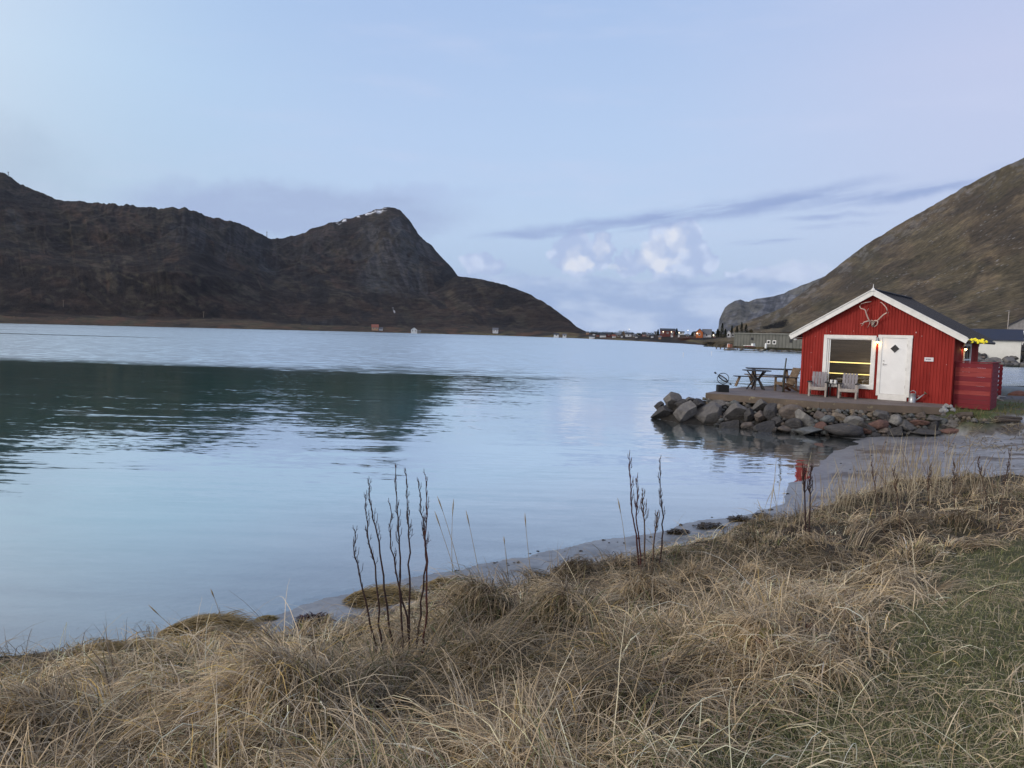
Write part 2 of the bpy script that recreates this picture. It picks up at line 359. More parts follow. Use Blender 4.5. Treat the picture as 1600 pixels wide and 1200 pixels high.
def tint_mat(name, rough=.9, nscale=2, bscale=25, bump=.5, bd=.03, transl=0, wetness=False):
    mt, t, p, o = new_mat(name)
    a = t.new('ShaderNodeAttribute', attribute_name='tint'); v = t.new('ShaderNodeNewGeometry').outputs['Position']
    cc = a.outputs['Color']
    if not transl:
        cc = t.mix(1, cc, t.ramp(t.noise(v, nscale, 7, .65), [(.25, (.55, .55, .56)), (.75, (1.4, 1.38, 1.34))]), 'MULTIPLY')
        b = t.new('ShaderNodeBump'); b.inputs['Strength'].default_value = bump; b.inputs['Distance'].default_value = bd
        if wetness: t.l.new(t.math('MULTIPLY', bump, t.math('SUBTRACT', 1, t.math('MULTIPLY', t.new('ShaderNodeAttribute', attribute_name='wet').outputs['Fac'], .88))), b.inputs['Strength'])
        t.l.new(t.noise(v, bscale, 6, .65), b.inputs['Height']); t.l.new(b.outputs[0], p.inputs['Normal'])
    t.l.new(cc, p.inputs['Base Color']); p.inputs['Roughness'].default_value = rough; p.inputs['Specular IOR Level'].default_value = .2
    if wetness:
        wa = t.new('ShaderNodeAttribute', attribute_name='wet').outputs['Fac']
        t.l.new(t.math('SUBTRACT', .9, t.math('MULTIPLY', wa, .5)), p.inputs['Roughness'])
        t.l.new(t.math('ADD', .2, t.math('MULTIPLY', wa, .75)), p.inputs['Specular IOR Level'])
    if transl:
        tl = t.new('ShaderNodeBsdfTranslucent'); t.l.new(cc, tl.inputs[0]); mx = t.new('ShaderNodeMixShader'); mx.inputs[0].default_value = transl
        t.l.new(p.outputs[0], mx.inputs[1]); t.l.new(tl.outputs[0], mx.inputs[2]); t.l.new(mx.outputs[0], o.inputs[0])
    return mt
ground_m = tint_mat('ground', nscale=7, wetness=True, bscale=30, bump=.5, bd=.02)
grass_m = tint_mat('dry grass', transl=.22, rough=.7)

# ------------------------------------------------------------------ ground
LAND = [(-90, -40), (-90, 3), (-14, 5.0), (-6, 6.1), (-4.3, 6.4), (-3.2, 6.8), (-2.4, 7.35), (-1.8, 7.95), (-.8, 8.95), (.44, 9.9), (2.5, 11.4), (4.2, 12.7), (5.2, 14), (6.8, 16.7), (8.95, 20.3), (10.75, 22.8),
        (9.8, 23.6), (8.7, 24.7), (7.3, 25.5), (5.8, 26.0), (5.2, 27.2), (5.6, 28.6), (8, 31.5), (11, 35), (16, 38), (25, 37.5), (40, 39), (120, 42), (120, -40)]
BANK = [(-90, -40), (-90, 2), (-14, 4.6), (-6, 5.7), (-4.15, 6.0), (-3, 6.3), (-2.2, 6.5), (-1.5, 6.85), (-.72, 7.45), (.36, 8.0), (1.5, 8.45), (2.6, 9.1), (3.6, 9.75), (4.8, 10.8), (6.4, 12.2), (8.1, 11.9), (12, 12.5), (20, 14), (60, 15), (120, 15), (120, -40)]
PAD = [(7.4, 27.6), (7.9, 26.8), (9.0, 25.1), (10.2, 24.25), (12.2, 23.6), (13.7, 23.2), (14.3, 22.6), (15.6, 23.2), (19, 24), (26, 24), (120, 26), (120, 38), (40, 36.5), (25, 35), (16, 35.8), (11, 32.6), (8.9, 29.4)]
TUS = []
def mown(X, Y):
    return ss(X - (.75 + (Y - 2.7) * .92) + (fbm(X * .8, Y * .8, 3, 31) - .5) * 1.4, -.25, .5) * ss(Y, 8.3, 6.6)
def height(X, Y, full=False):
    dl = sdist(X, Y, LAND); db = sdist(X, Y, BANK); dp = sdist(X, Y, PAD)
    wob_ = ss(Y, 17, 14) * ss(Y, 3, 5); dl = dl + ((fbm(X * .45, Y * .45, 3, 12) - .5) * .55 + (fbm(X * 1.7, Y * 1.7, 3, 13) - .5) * .35) * wob_
    dl = dl + (fbm(X * 1.3, Y * 1.3, 4, 16) - .5) * .8 * ss(Y, 14, 17) * ss(Y, 25, 23)
    db = db + ((fbm(X * .6 + 3, Y * .6, 3, 14) - .5) * .9 + (fbm(X * 2.2, Y * 2.2, 3, 15) - .5) * .4) * wob_
    beach = np.where(dl > 0, np.minimum(.085 * dl, .42), np.maximum(.16 * dl, -1.6) - .004)
    beach = beach + (fbm(X * .9, Y * .9, 4, 3) - .5) * .05 * ss(dl, 0, .6)
    ze = np.clip(.40 + .062 * X, .16, .9); inl = np.clip(db, 0, 99)
    bank = ze + (1.42 - ze) * ss(inl, -.2, 5.0) + (fbm(X * .5, Y * .5, 4, 9) - .5) * .22 * ss(inl, 0, 1)
    mw = mown(X, Y); tb = 0
    near = (len(TUS) > 0) & (Y < 15) & (Y > 0) & (X > -11) & (X < 14)
    if near.any():
        xx = X[near]; yy = Y[near]; b = np.zeros(xx.shape)
        for a in TUS: b = np.maximum(b, a[3] * np.exp(-((xx - a[0]) ** 2 + (yy - a[1]) ** 2) / (a[2] * .62) ** 2))
        tb = np.zeros(X.shape); tb[near] = b
    bank = bank + tb * (1 - mw * .9) * ss(db, -.1, .5)
    z = beach + (np.maximum(bank, beach) - beach) * ss(db, -.55, .25)
    pad = .93 + (fbm(X * .4, Y * .4, 3, 4) - .5) * .1
    outw = .45 + 1.9 * ss(X, 14, 17) * ss(Y, 28, 25)
    z = z + np.where(dp > -3, (pad - z) * ss(dp, -outw, .05), 0)
    if full: return z, dl, db, dp, mw
    return z
def ground_at(px, py):
    """where the line of sight through this point of the photo meets the ground"""
    d = ray(px, py); t = np.arange(1.5, 40, .02); P = CP[None] + d[None] * t[:, None]; h_ = height(P[:, 0], P[:, 1])
    k = np.argmax(P[:, 2] <= h_); return P[k]
# tussocks of long grass: x, y, radius, height
_t = np.random.default_rng(5); _T = []
for px, py, r_, h_ in [(745, 985, .44, .26), (440, 1150, .6, .24), (255, 1120, .5, .14), (110, 1075, .45, .12), (60, 1165, .5, .14), (1000, 960, .4, .2), (310, 1010, .42, .10),
                       (880, 975, .36, .18), (1080, 930, .4, .16), (1180, 1030, .4, .14), (600, 985, .4, .05), (930, 1110, .4, .10), (1400, 840, .45, .16), (1500, 830, .45, .16), (1270, 870, .4, .14)]:
    p = ground_at(px, py); _T.append((p[0], p[1], r_, h_))
for i in range(900):
    x, y = _t.uniform(-9, 12), _t.uniform(1.2, 13)
    if all(math.hypot(x - a[0], y - a[1]) > (a[2] + .28) * .85 for a in _T): _T.append((x, y, _t.uniform(.25, .42), _t.uniform(.04, .14)))
TUS = np.array(_T); GRS = 1.14
nr, na = 560, 720
rr = np.concatenate([.5 * (95 / .5) ** (np.arange(nr - 14) / (nr - 15)), np.geomspace(130, 4300, 14)]); aa = np.radians(np.linspace(-75, 75, na))
R_, A_ = np.meshgrid(rr, aa, indexing='ij'); X = R_ * np.sin(A_); Y = R_ * np.cos(A_) - .3
Z, dl, db, dp, mw = height(X, Y, True)
Z = np.where(R_ > 60, np.where(dl < 0, -1.6 - ss(R_, 60, 300) * 1.5, Z), Z)
farm = ss(R_, 80, 140); Z = Z * (1 - farm) - 3.1 * farm
def colf(n, c1, c2): return np.array(c1)[None] * (1 - n[:, None]) + np.array(c2)[None] * n[:, None]
x = X.ravel(); y = Y.ravel(); z = Z.ravel(); dlf = dl.ravel(); dbf = db.ravel(); dpf = dp.ravel(); mwf = mw.ravel()
n1 = fbm(x * 1.3, y * 1.3, 5, 21); n2 = fbm(x * 5, y * 5, 4, 22); n3 = fbm(x * .35, y * .35, 4, 23)
wet = ss(z + (n1 - .5) * .12, .38, .10)
sand = colf(ss(n1, .35, .65), (.315, .335, .36), (.235, .25, .27)); sand = sand * (1 - .42 * wet[:, None])
wrack = ss(n1 * .5 + n2 * .5, .52, .6) * ss(dlf, .25, .6) * ss(dlf, 2.8, 1.0) * ss(y, 24, 20)
sand = sand * (1 - wrack[:, None]) + np.array((.045, .035, .025)) * wrack[:, None]
deb = ss(fbm(x * 1.1, y * 3.2, 5, 41), .54, .62) * ss(z, .2, .35) * ss(y, 14, 17)           # drift lines on the upper beach
sand = sand * (1 - .8 * deb[:, None]) + np.array((.07, .055, .04)) * .8 * deb[:, None]
soil = colf(ss(n2, .3, .7), (.032, .026, .019), (.055, .045, .032)); grn = colf(n2, (.06, .072, .028), (.10, .10, .048))
gb = np.clip(mwf * .85 + ss(n1, .55, .7) * .3, 0, 1)[:, None]; soil = soil * (1 - gb) + grn * gb
px_, py_, _z = atz(655, 1010, .6); sp = np.exp(-(((x - px_) / .42) ** 2 + ((y - py_) / .3) ** 2)); soil = soil * (1 - sp[:, None]) + np.array((.20, .19, .185)) * sp[:, None]
padc = colf(ss(n3 * .6 + n1 * .4, .42, .56), (.075, .095, .03), (.115, .10, .085))
road = ss(np.abs(y - 29.5 - (x - 16) * .12 + (n1 - .5) * 1.2), 1.6, .6) * ss(x, 16, 18); padc = padc * (1 - road[:, None]) + np.array((.10, .10, .11)) * road[:, None]
cc = sand; f = ss(dbf, -.45, -.05)[:, None]; cc = cc * (1 - f) + soil * f
f = ss(dpf, -.6, 0)[:, None] * ss(z, .35, .6)[:, None]; cc = cc * (1 - f) + padc * f
cc[z < -.03] = colf(n1[z < -.03], (.42, .42, .41), (.34, .34, .335))
i = np.arange(nr - 1)[:, None] * na + np.arange(na - 1)[None]; Q = np.stack([i, i + 1, i + na + 1, i + na], -1).reshape(-1, 4)
g = np_mesh('ground', np.stack([x, y, z], 1), Q, [ground_m], cols=cc, attrs={'wet': wet * ss(dbf, .1, -.3)}); tag(g, kind='structure')
# fine height lookup for everything that stands on the bank
gx0, gx1, gy0, gy1, gs = -11., 14., .2, 15., .04
GX, GY = np.meshgrid(np.arange(gx0, gx1, gs), np.arange(gy0, gy1, gs), indexing='ij'); GZ = height(GX, GY)
GB = sdist(GX, GY, BANK); GM = mown(GX, GY)
def look(G, x, y):
    u = np.clip((np.asarray(x) - gx0) / gs, 0, GX.shape[0] - 1.01); v = np.clip((np.asarray(y) - gy0) / gs, 0, GX.shape[1] - 1.01)
    a = u.astype(int); b = v.astype(int); fu = u - a; fv = v - b
    return (G[a, b] * (1 - fu) + G[a + 1, b] * fu) * (1 - fv) + (G[a, b + 1] * (1 - fu) + G[a + 1, b + 1] * fu) * fv
def hz(x, y): return float(height(np.array([x]), np.array([y]))[0])

# ------------------------------------------------------------------ water
nr2, na2 = 420, 420
r2 = np.concatenate([2 * (60 / 2) ** (np.arange(nr2 - 80) / (nr2 - 81)), np.geomspace(61, 4300, 80)]); a2 = np.radians(np.linspace(-78, 78, na2))
R_, A_ = np.meshgrid(r2, a2, indexing='ij'); X = R_ * np.sin(A_); Y = R_ * np.cos(A_) - .3
D = -height(X, Y); D = np.where(R_ > 75, 1.6, D); dlw = -sdist(X, Y, LAND)
i = np.arange(nr2 - 1)[:, None] * na2 + np.arange(na2 - 1)[None]; Q = np.stack([i, i + 1, i + na2 + 1, i + na2], -1).reshape(-1, 4)
mt = bpy.data.materials.new('sea water'); mt.use_nodes = True; t = NT(mt.node_tree); t.n.clear(); o = t.new('ShaderNodeOutputMaterial')
geo = t.new('ShaderNodeNewGeometry'); pos = geo.outputs['Position']; X_, Y_, Z_ = t.sep(pos)
dep = t.new('ShaderNodeAttribute', attribute_name='depth').outputs['Fac']; off = t.new('ShaderNodeAttribute', attribute_name='offshore').outputs['Fac']
dist = t.vec('LENGTH', pos)
wpos = t.mapping(pos, scale=(.035, .09, 1)); wv = t.noise(wpos, 1, 4, .6)
brk = t.math('ADD', Y_, t.math('MULTIPLY', t.math('SUBTRACT', wv, .5), 30))
ruf = t.sstep(brk, 44, 62)                                                # breeze-ruffled water further out
streak = t.noise(t.mapping(pos, scale=(.004, .045, 1)), 1, 3, .5)
ruf = t.math('MULTIPLY', ruf, t.math('SUBTRACT', 1, t.math('MULTIPLY', t.sstep(streak, .60, .68), .55)))
small = t.noise(t.mapping(pos, scale=(1.1, 3.4, 1), rot=(0, 0, rad(12))), 2.2, 3, .6, colr=True)
swell = t.noise(t.mapping(pos, scale=(.30, 2.4, 1), rot=(0, 0, rad(-8))), 1, 3, .5, colr=True)
far = t.noise(t.mapping(pos, scale=(.5, 1.2, 1)), 1.3, 3, .6, colr=True)
sub = lambda c_: t.vec('SUBTRACT', c_, (.5, .5, .5))
calm = t.noise(t.mapping(pos, scale=(.12, .3, 1)), 1, 3, .5)
s1 = t.vec('SCALE', sub(small), scale=t.math('MULTIPLY', t.math('ADD', .25, t.sstep(calm, .3, .7)), t.math('ADD', .07, t.math('MULTIPLY', t.sstep(Y_, 10, 24), .06))))
s2 = t.vec('SCALE', sub(swell), scale=.075)
s3 = t.vec('SCALE', sub(far), scale=t.math('MULTIPLY', ruf, .85))
nv = t.vec('ADD', t.vec('ADD', s1, s2), s3); nx, ny, nz = t.sep(nv)
nrm = t.vec('NORMALIZE', t.comb(nx, ny, 1))
gl_ = t.new('ShaderNodeBsdfGlossy'); t.l.new(nrm, gl_.inputs['Normal']); t.l.new(t.math('ADD', .045, t.math('MULTIPLY', ruf, .22)), gl_.inputs['Roughness'])
gl_.inputs[0].default_value = (.96, .98, 1, 1)
fr = t.new('ShaderNodeFresnel'); fr.inputs[0].default_value = 1.34; t.l.new(nrm, fr.inputs['Normal'])
frf = t.math('MINIMUM', t.math('MULTIPLY', t.math('POWER', fr.outputs[0], .75), 1.8), .86)
body = t.ramp(t.math('DIVIDE', off, 30), [(0, lin(140, 142, 142)), (.06, lin(124, 140, 142)), (.16, lin(98, 150, 148)), (.30, lin(64, 140, 132)), (.5, lin(8, 112, 82)), (1, lin(8, 96, 74))])
patchy = t.noise(t.mapping(pos, scale=(.25, .5, 1)), 1, 4, .6); body = t.mix(1, body, t.ramp(patchy, [(.3, (.82, .84, .86)), (.7, (1.15, 1.12, 1.1))]), 'MULTIPLY')
df = t.new('ShaderNodeBsdfDiffuse'); t.l.new(body, df.inputs[0])
tr = t.new('ShaderNodeBsdfTransparent'); tr.inputs[0].default_value = (.80, .87, .86, 1)
op = t.math('SUBTRACT', 1, t.math('EXPONENT', t.math('MULTIPLY', t.math('MAXIMUM', dep, 0), -2.6)), clamp=True)
m1 = t.new('ShaderNodeMixShader'); t.l.new(op, m1.inputs[0]); t.l.new(tr.outputs[0], m1.inputs[1]); t.l.new(df.outputs[0], m1.inputs[2])
m2 = t.new('ShaderNodeMixShader'); t.l.new(frf, m2.inputs[0]); t.l.new(m1.outputs[0], m2.inputs[1]); t.l.new(gl_.outputs[0], m2.inputs[2]); t.l.new(m2.outputs[0], o.inputs[0])
wo = np_mesh('water', np.stack([X.ravel(), Y.ravel(), np.zeros(X.size)], 1), Q, [mt], attrs={'depth': D.ravel(), 'offshore': dlw.ravel()}); tag(wo, kind='structure')

# ------------------------------------------------------------------ hills
def hill_mat(name, stops, rock, green, nsc, rockamt=.5, bump=1., bd=6, bsc=.02, speck=0, streak=1):
    mt, t, p, o = new_mat(name); geo = t.new('ShaderNodeNewGeometry'); pos = geo.outputs['Position']
    sl = t.sep(geo.outputs['Normal'])[2]
    v = t.mapping(pos, scale=(1, 1, 1.0 / streak))
    n1 = t.noise(v, nsc, 8, .62); n2 = t.noise(v, nsc * 5, 8, .7); n3 = t.noise(v, nsc * .35, 5, .6); n4 = t.noise(v, nsc * 22, 5, .7)
    cc = t.ramp(t.math('ADD', t.math('MULTIPLY', n1, .6), t.math('MULTIPLY', n2, .4)), stops)
    cc = t.mix(t.math('MULTIPLY', t.ramp(n3, [(.47, 0), (.56, 1)]), .7), cc, (*green, 1))
    rk = t.mix(t.ramp(n2, [(.3, 0), (.7, 1)]), tuple(x * .45 for x in rock) + (1,), (*rock, 1))
    f = t.math('ADD', t.math('MULTIPLY', t.math('SUBTRACT', 1 - .5 + rockamt * .35, sl), 3), t.math('MULTIPLY', t.math('SUBTRACT', n1, .5), 3.2), clamp=True)
    f = t.math('MULTIPLY', f, t.ramp(n2, [(.38, .1), (.6, 1)])); cc = t.mix(f, cc, rk)
    if speck:
        s_ = t.ramp(t.vor(pos, speck, out='Distance'), [(.0, 1), (.17, 1), (.24, 0)]); s_ = t.math('MULTIPLY', s_, t.ramp(t.noise(v, nsc * 1.5, 5), [(.5, 0), (.62, 1)]))
        cc = t.mix(s_, cc, (.26, .26, .25, 1))
    cc = t.mix(1, cc, t.ramp(n4, [(.36, (.35, .35, .36)), (.64, (1.65, 1.62, 1.6))]), 'MULTIPLY')
    sn = t.new('ShaderNodeAttribute', attribute_name='snow').outputs['Fac']; cc = t.mix(t.math('MULTIPLY', sn, t.ramp(n4, [(.40, 0), (.48, 1)])), cc, (.75, .78, .82, 1))
    t.l.new(cc, p.inputs['Base Color']); p.inputs['Roughness'].default_value = .95; p.inputs['Specular IOR Level'].default_value = .1
    b = t.new('ShaderNodeBump'); b.inputs['Strength'].default_value = bump; b.inputs['Distance'].default_value = bd
    t.l.new(t.math('ADD', t.noise(v, bsc, 10, .68), t.math('MULTIPLY', t.noise(v, bsc * 6, 6, .7), .25)), b.inputs['Height']); t.l.new(b.outputs[0], p.inputs['Normal'])
    return mt
left_m = hill_mat('heather hillside', [(.38, (.010, .011, .013)), (.47, (.026, .024, .022)), (.55, (.045, .036, .028)), (.64, (.075, .060, .042))], (.12, .125, .14), (.026, .030, .016), .012, .55, 1, 9, .02)
right_m = hill_mat('brown hillside', [(.34, (.030, .025, .018)), (.47, (.080, .062, .040)), (.56, (.125, .095, .060)), (.66, (.18, .145, .095))], (.26, .26, .26), (.045, .048, .022), .03, .25, 1, 3, .06, .32)
far_m = hill_mat('distant rock', [(.34, (.05, .055, .06)), (.5, (.085, .09, .098)), (.7, (.12, .12, .125))], (.17, .18, .20), (.07, .08, .06), .006, .8, 1, 16, .012)
low_m = hill_mat('shore meadow', [(.40, (.022, .019, .013)), (.48, (.055, .044, .025)), (.55, (.085, .068, .036)), (.64, (.13, .105, .055))], (.10, .10, .09), (.055, .055, .02), .03, .05, .6, 1.5, .08)

def geo_mat(name, nsc, bsc, bd, c_lo=.45, c_hi=1.55, speck=0):
    mt, t, p, o = new_mat(name); pos = t.new('ShaderNodeNewGeometry').outputs['Position']; cc = t.new('ShaderNodeAttribute', attribute_name='tint').outputs['Color']
    v = t.mapping(pos, scale=(1, 1, .8))
    cc = t.mix(1, cc, t.ramp(t.noise(v, nsc, 7, .72), [(.34, (c_lo,) * 3), (.66, (c_hi,) * 3)]), 'MULTIPLY')
    cc = t.mix(1, cc, t.ramp(t.noise(v, nsc * .25, 5, .6), [(.34, (.72, .75, .8)), (.66, (1.28, 1.25, 1.2))]), 'MULTIPLY')
    if speck:
        s_ = t.ramp(t.vor(pos, speck, out='Distance'), [(.0, 1), (.15, 1), (.24, 0)]); s_ = t.math('MULTIPLY', s_, t.ramp(t.noise(v, .035, 5, .7), [(.50, 0), (.60, 1)])); cc = t.mix(s_, cc, (.25, .25, .245, 1))
    sn = t.new('ShaderNodeAttribute', attribute_name='snow').outputs['Fac']; cc = t.mix(t.math('MULTIPLY', sn, t.ramp(t.noise(v, nsc, 4), [(.40, 0), (.48, 1)])), cc, (.75, .78, .82, 1))
    t.l.new(cc, p.inputs['Base Color']); p.inputs['Roughness'].default_value = .95; p.inputs['Specular IOR Level'].default_value = .1
    b = t.new('ShaderNodeBump'); b.inputs['Strength'].default_value = 1; b.inputs['Distance'].default_value = bd
    t.l.new(t.noise(v, bsc, 10, .7), b.inputs['Height']); t.l.new(b.outputs[0], p.inputs['Normal']); return mt
def lerp3(a, b, f): return a * (1 - f[..., None]) + np.array(b) * f[..., None]
def warp(U, V, s_, k_, seed): return U + (fbm(U / s_, V / s_, 3, seed) - .5) * k_, V + (fbm(U / s_ + 7, V / s_, 3, seed + 1) - .5) * k_
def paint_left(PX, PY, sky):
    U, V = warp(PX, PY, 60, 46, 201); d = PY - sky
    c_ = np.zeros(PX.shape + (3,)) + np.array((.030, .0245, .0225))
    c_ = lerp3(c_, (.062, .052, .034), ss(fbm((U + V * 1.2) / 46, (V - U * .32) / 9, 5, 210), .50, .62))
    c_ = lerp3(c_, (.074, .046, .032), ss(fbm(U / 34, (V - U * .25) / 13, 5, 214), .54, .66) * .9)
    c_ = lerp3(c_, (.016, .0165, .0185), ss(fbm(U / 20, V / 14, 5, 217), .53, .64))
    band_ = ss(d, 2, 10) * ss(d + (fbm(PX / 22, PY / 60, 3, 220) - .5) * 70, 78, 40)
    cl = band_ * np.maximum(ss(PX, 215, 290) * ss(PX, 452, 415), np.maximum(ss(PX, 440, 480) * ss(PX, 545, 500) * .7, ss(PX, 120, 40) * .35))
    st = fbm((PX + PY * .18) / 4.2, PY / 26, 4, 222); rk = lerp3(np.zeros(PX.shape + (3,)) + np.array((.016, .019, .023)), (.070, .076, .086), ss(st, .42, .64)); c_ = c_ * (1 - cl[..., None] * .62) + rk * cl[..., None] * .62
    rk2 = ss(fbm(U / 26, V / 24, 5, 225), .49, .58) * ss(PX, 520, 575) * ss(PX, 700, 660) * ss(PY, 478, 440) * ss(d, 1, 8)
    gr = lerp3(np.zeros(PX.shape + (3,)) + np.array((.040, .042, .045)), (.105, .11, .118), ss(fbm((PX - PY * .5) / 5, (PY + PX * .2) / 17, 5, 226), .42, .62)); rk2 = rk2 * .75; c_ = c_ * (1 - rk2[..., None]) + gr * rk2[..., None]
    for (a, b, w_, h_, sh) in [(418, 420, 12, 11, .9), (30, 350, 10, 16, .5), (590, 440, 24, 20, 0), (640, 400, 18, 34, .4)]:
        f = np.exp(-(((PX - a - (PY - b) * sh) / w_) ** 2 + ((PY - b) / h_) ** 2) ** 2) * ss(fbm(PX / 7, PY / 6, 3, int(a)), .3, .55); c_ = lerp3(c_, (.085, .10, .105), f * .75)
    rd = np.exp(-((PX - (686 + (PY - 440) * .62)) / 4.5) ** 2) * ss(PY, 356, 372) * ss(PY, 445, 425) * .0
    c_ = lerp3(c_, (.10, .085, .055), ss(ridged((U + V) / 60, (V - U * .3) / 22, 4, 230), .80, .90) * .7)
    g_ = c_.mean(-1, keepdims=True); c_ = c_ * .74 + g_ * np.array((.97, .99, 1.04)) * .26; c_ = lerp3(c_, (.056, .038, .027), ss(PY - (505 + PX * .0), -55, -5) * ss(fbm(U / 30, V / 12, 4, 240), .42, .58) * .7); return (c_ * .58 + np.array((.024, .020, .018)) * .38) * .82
def paint_right(PX, PY, sky):
    U, V = warp(PX, PY, 70, 40, 301); d = PY - sky; w1 = V + U * .42
    c_ = np.zeros(PX.shape + (3,)) + np.array((.088, .070, .046))
    c_ = lerp3(c_, (.135, .107, .068), ss(fbm(U / 42, w1 / 9, 5, 310), .50, .62))
    c_ = lerp3(c_, (.048, .040, .030), ss(fbm(U / 36, w1 / 14, 5, 313), .50, .62) * .9)
    c_ = lerp3(c_, (.075, .082, .034), ss(fbm(U / 50, V / 30, 4, 316), .50, .62) * .2)
    c_ = lerp3(c_, (.20, .20, .20), ss(fbm(U / 10, w1 / 6, 5, 319), .53, .62) * ss(d, 40, 3) * .5)
    c_ = lerp3(c_, (.15, .12, .068), ss(fbm(U / 80, w1 / 6, 3, 322), .45, .6) * ss(PY, 490, 512) * .7)
    return c_ * .72 + np.array((.088, .071, .046)) * .28
def paint_far(PX, PY, sky):
    st = fbm((PX + PY * .4) / 4, PY / 16, 5, 401); c_ = np.zeros(PX.shape + (3,)) + np.array((.065, .070, .080)); c_ = lerp3(c_, (.110, .117, .13), ss(st, .42, .62)); return lerp3(c_, (.09, .088, .07), ss(fbm(PX / 20, PY / 12, 4, 405), .5, .62) * .6)
def curtain(name, x0, x1, nc, keys, mtl, amp, seed, ns, nt_=150, snow=None, jag=2.5, streaks=0, beyond=.5, sm=.06, gully=0, paint=None):
    """terrain sheet in a fan round the bay. keys: px -> [(py, distance), ...] from shore to skyline; then it falls away behind"""
    pxs = np.linspace(x0, x1, nc); kp = sorted(keys); L = len(keys[kp[0]])
    ctrl = np.zeros((nc, L, 2))
    for j in range(L):
        for q in range(2): ctrl[:, j, q] = np.interp(pxs, kp, [keys[k][j][q] for k in kp])
    tt = np.linspace(0, 1, nt_); seg = np.linspace(0, 1, L)
    # give the last stretch most rows
    PY = np.zeros((nc, nt_)); DD = np.zeros((nc, nt_))
    for c_ in range(nc): PY[c_] = np.interp(tt, seg, ctrl[c_, :, 0]); DD[c_] = np.interp(tt, seg, ctrl[c_, :, 1])
    kw = max(3, int(nc * sm)) | 1; k = np.hanning(kw + 2)[1:-1]; k /= k.sum()
    DD = np.stack([np.convolve(np.pad(DD[:, j], kw // 2, mode='edge'), k, 'valid') for j in range(nt_)], 1)
    PX = np.repeat(pxs[:, None], nt_, 1)
    dx = (PX - 800) / F; dy = (600 - PY) / F
    rx = FW[0] + dx * CR[0] + dy * CU[0]; ry = FW[1] + dx * CR[1] + dy * CU[1]; rz = FW[2] + dx * CR[2] + dy * CU[2]
    s = DD / ry; VX = rx * s; VY = DD; VZ = HC + rz * s
    env = np.sin(np.pi * np.clip(tt, 0, 1)) ** .7; env = env[None] * np.ones((nc, 1))
    n = (fbm(VX / ns, VY / ns, 6, seed, .55) - .5) * 2; rg = ridged(VX / ns * 1.7 + VZ / ns, VY / ns * 1.7, 5, seed + 40) - .55
    if streaks: rg = rg + streaks * (ridged(VX / ns * 5, VZ / ns * .8 + VY / ns * .3, 4, seed + 60) - .55) * ss(tt[None] * np.ones((nc, 1)), .5, .8)
    rel = ss(tt, 1 / (L - 1) * .4, 1)[None]
    VZ = VZ + amp * (n * .6 + rg * .8) * env * rel
    VY = VY + amp * 2.2 * (fbm(VX / ns * 1.3 + 9, VZ / ns * 3, 5, seed + 7) - .5) * env * rel
    if gully:
        lon = VX / VY * 1100; q1 = ridged(lon / 46 + VZ / 300, VZ / 260, 4, seed + 90) - .6; q2 = ridged(lon / 15 + VZ / 120, VZ / 90, 4, seed + 95) - .6
        VY = VY - gully * (q1 + q2 * .45) * env * rel
    jn = (fbm(pxs / 9, pxs * 0 + seed, 4, seed + 3) - .5) * 2 * jag; VZ = VZ + (jn[:, None] * ss(tt, .8, 1)[None])
    # back side
    nb = 6
    bx = [VX[:, -1:] * (1 + beyond * (q + 1) / nb) for q in range(nb)]; by = [VY[:, -1:] * (1 + beyond * (q + 1) / nb) for q in range(nb)]
    bz = [VZ[:, -1:] * (1 - .28 * (q + 1)) if q < 3 else VZ[:, -1:] * 0 - 4 for q in range(nb)]
    VX = np.hstack([VX] + bx); VY = np.hstack([VY] + by); VZ = np.hstack([VZ] + bz); nt2 = nt_ + nb
    sn = np.zeros(VX.shape); tint = None
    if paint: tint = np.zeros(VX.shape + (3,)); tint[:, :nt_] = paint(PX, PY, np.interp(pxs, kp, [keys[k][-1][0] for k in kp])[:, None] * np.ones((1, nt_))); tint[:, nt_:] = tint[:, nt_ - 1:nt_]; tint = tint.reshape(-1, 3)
    if snow is not None: sn[:, :nt_] = snow(PX, PY, tt[None] * np.ones((nc, 1)))
    i = np.arange(nc - 1)[:, None] * nt2 + np.arange(nt2 - 1)[None]; Q = np.stack([i, i + 1, i + nt2 + 1, i + nt2], -1).reshape(-1, 4)[:, ::-1]
    o = np_mesh(name, np.stack([VX.ravel(), VY.ravel(), VZ.ravel()], 1), Q, [mtl], attrs={'snow': sn.ravel()}, cols=tint); tag(o, kind='structure'); return o
def hor(px): return 520 + math.tan(ROL) * (px - 800)
def shore_d(px, py): return atz(px, py, 0)[1]
def interp(px, pts): return float(np.interp(px, [p[0] for p in pts], [p[1] for p in pts]))
SHORE = [(-900, 484), (-300, 499.0), (0, 505.3), (300, 512.3), (600, 519.6), (800, 525), (905, 528.8), (1000, 533.2), (1060, 536.5), (1125, 541.5), (1160, 545)]
SIL = [(-900, 215), (-600, 170), (-300, 190), (-120, 225), (0, 268), (30, 285), (60, 300), (90, 312), (130, 316), (200, 321), (250, 325), (290, 325), (315, 335), (345, 342), (360, 344), (390, 357), (420, 371), (430, 373), (450, 370), (470, 365), (500, 353), (530, 345),
       (560, 337), (600, 324), (613, 323), (625, 328), (640, 343), (650, 358), (653, 365), (660, 372), (690, 400), (715, 430), (730, 450), (760, 490)]
keys = {}
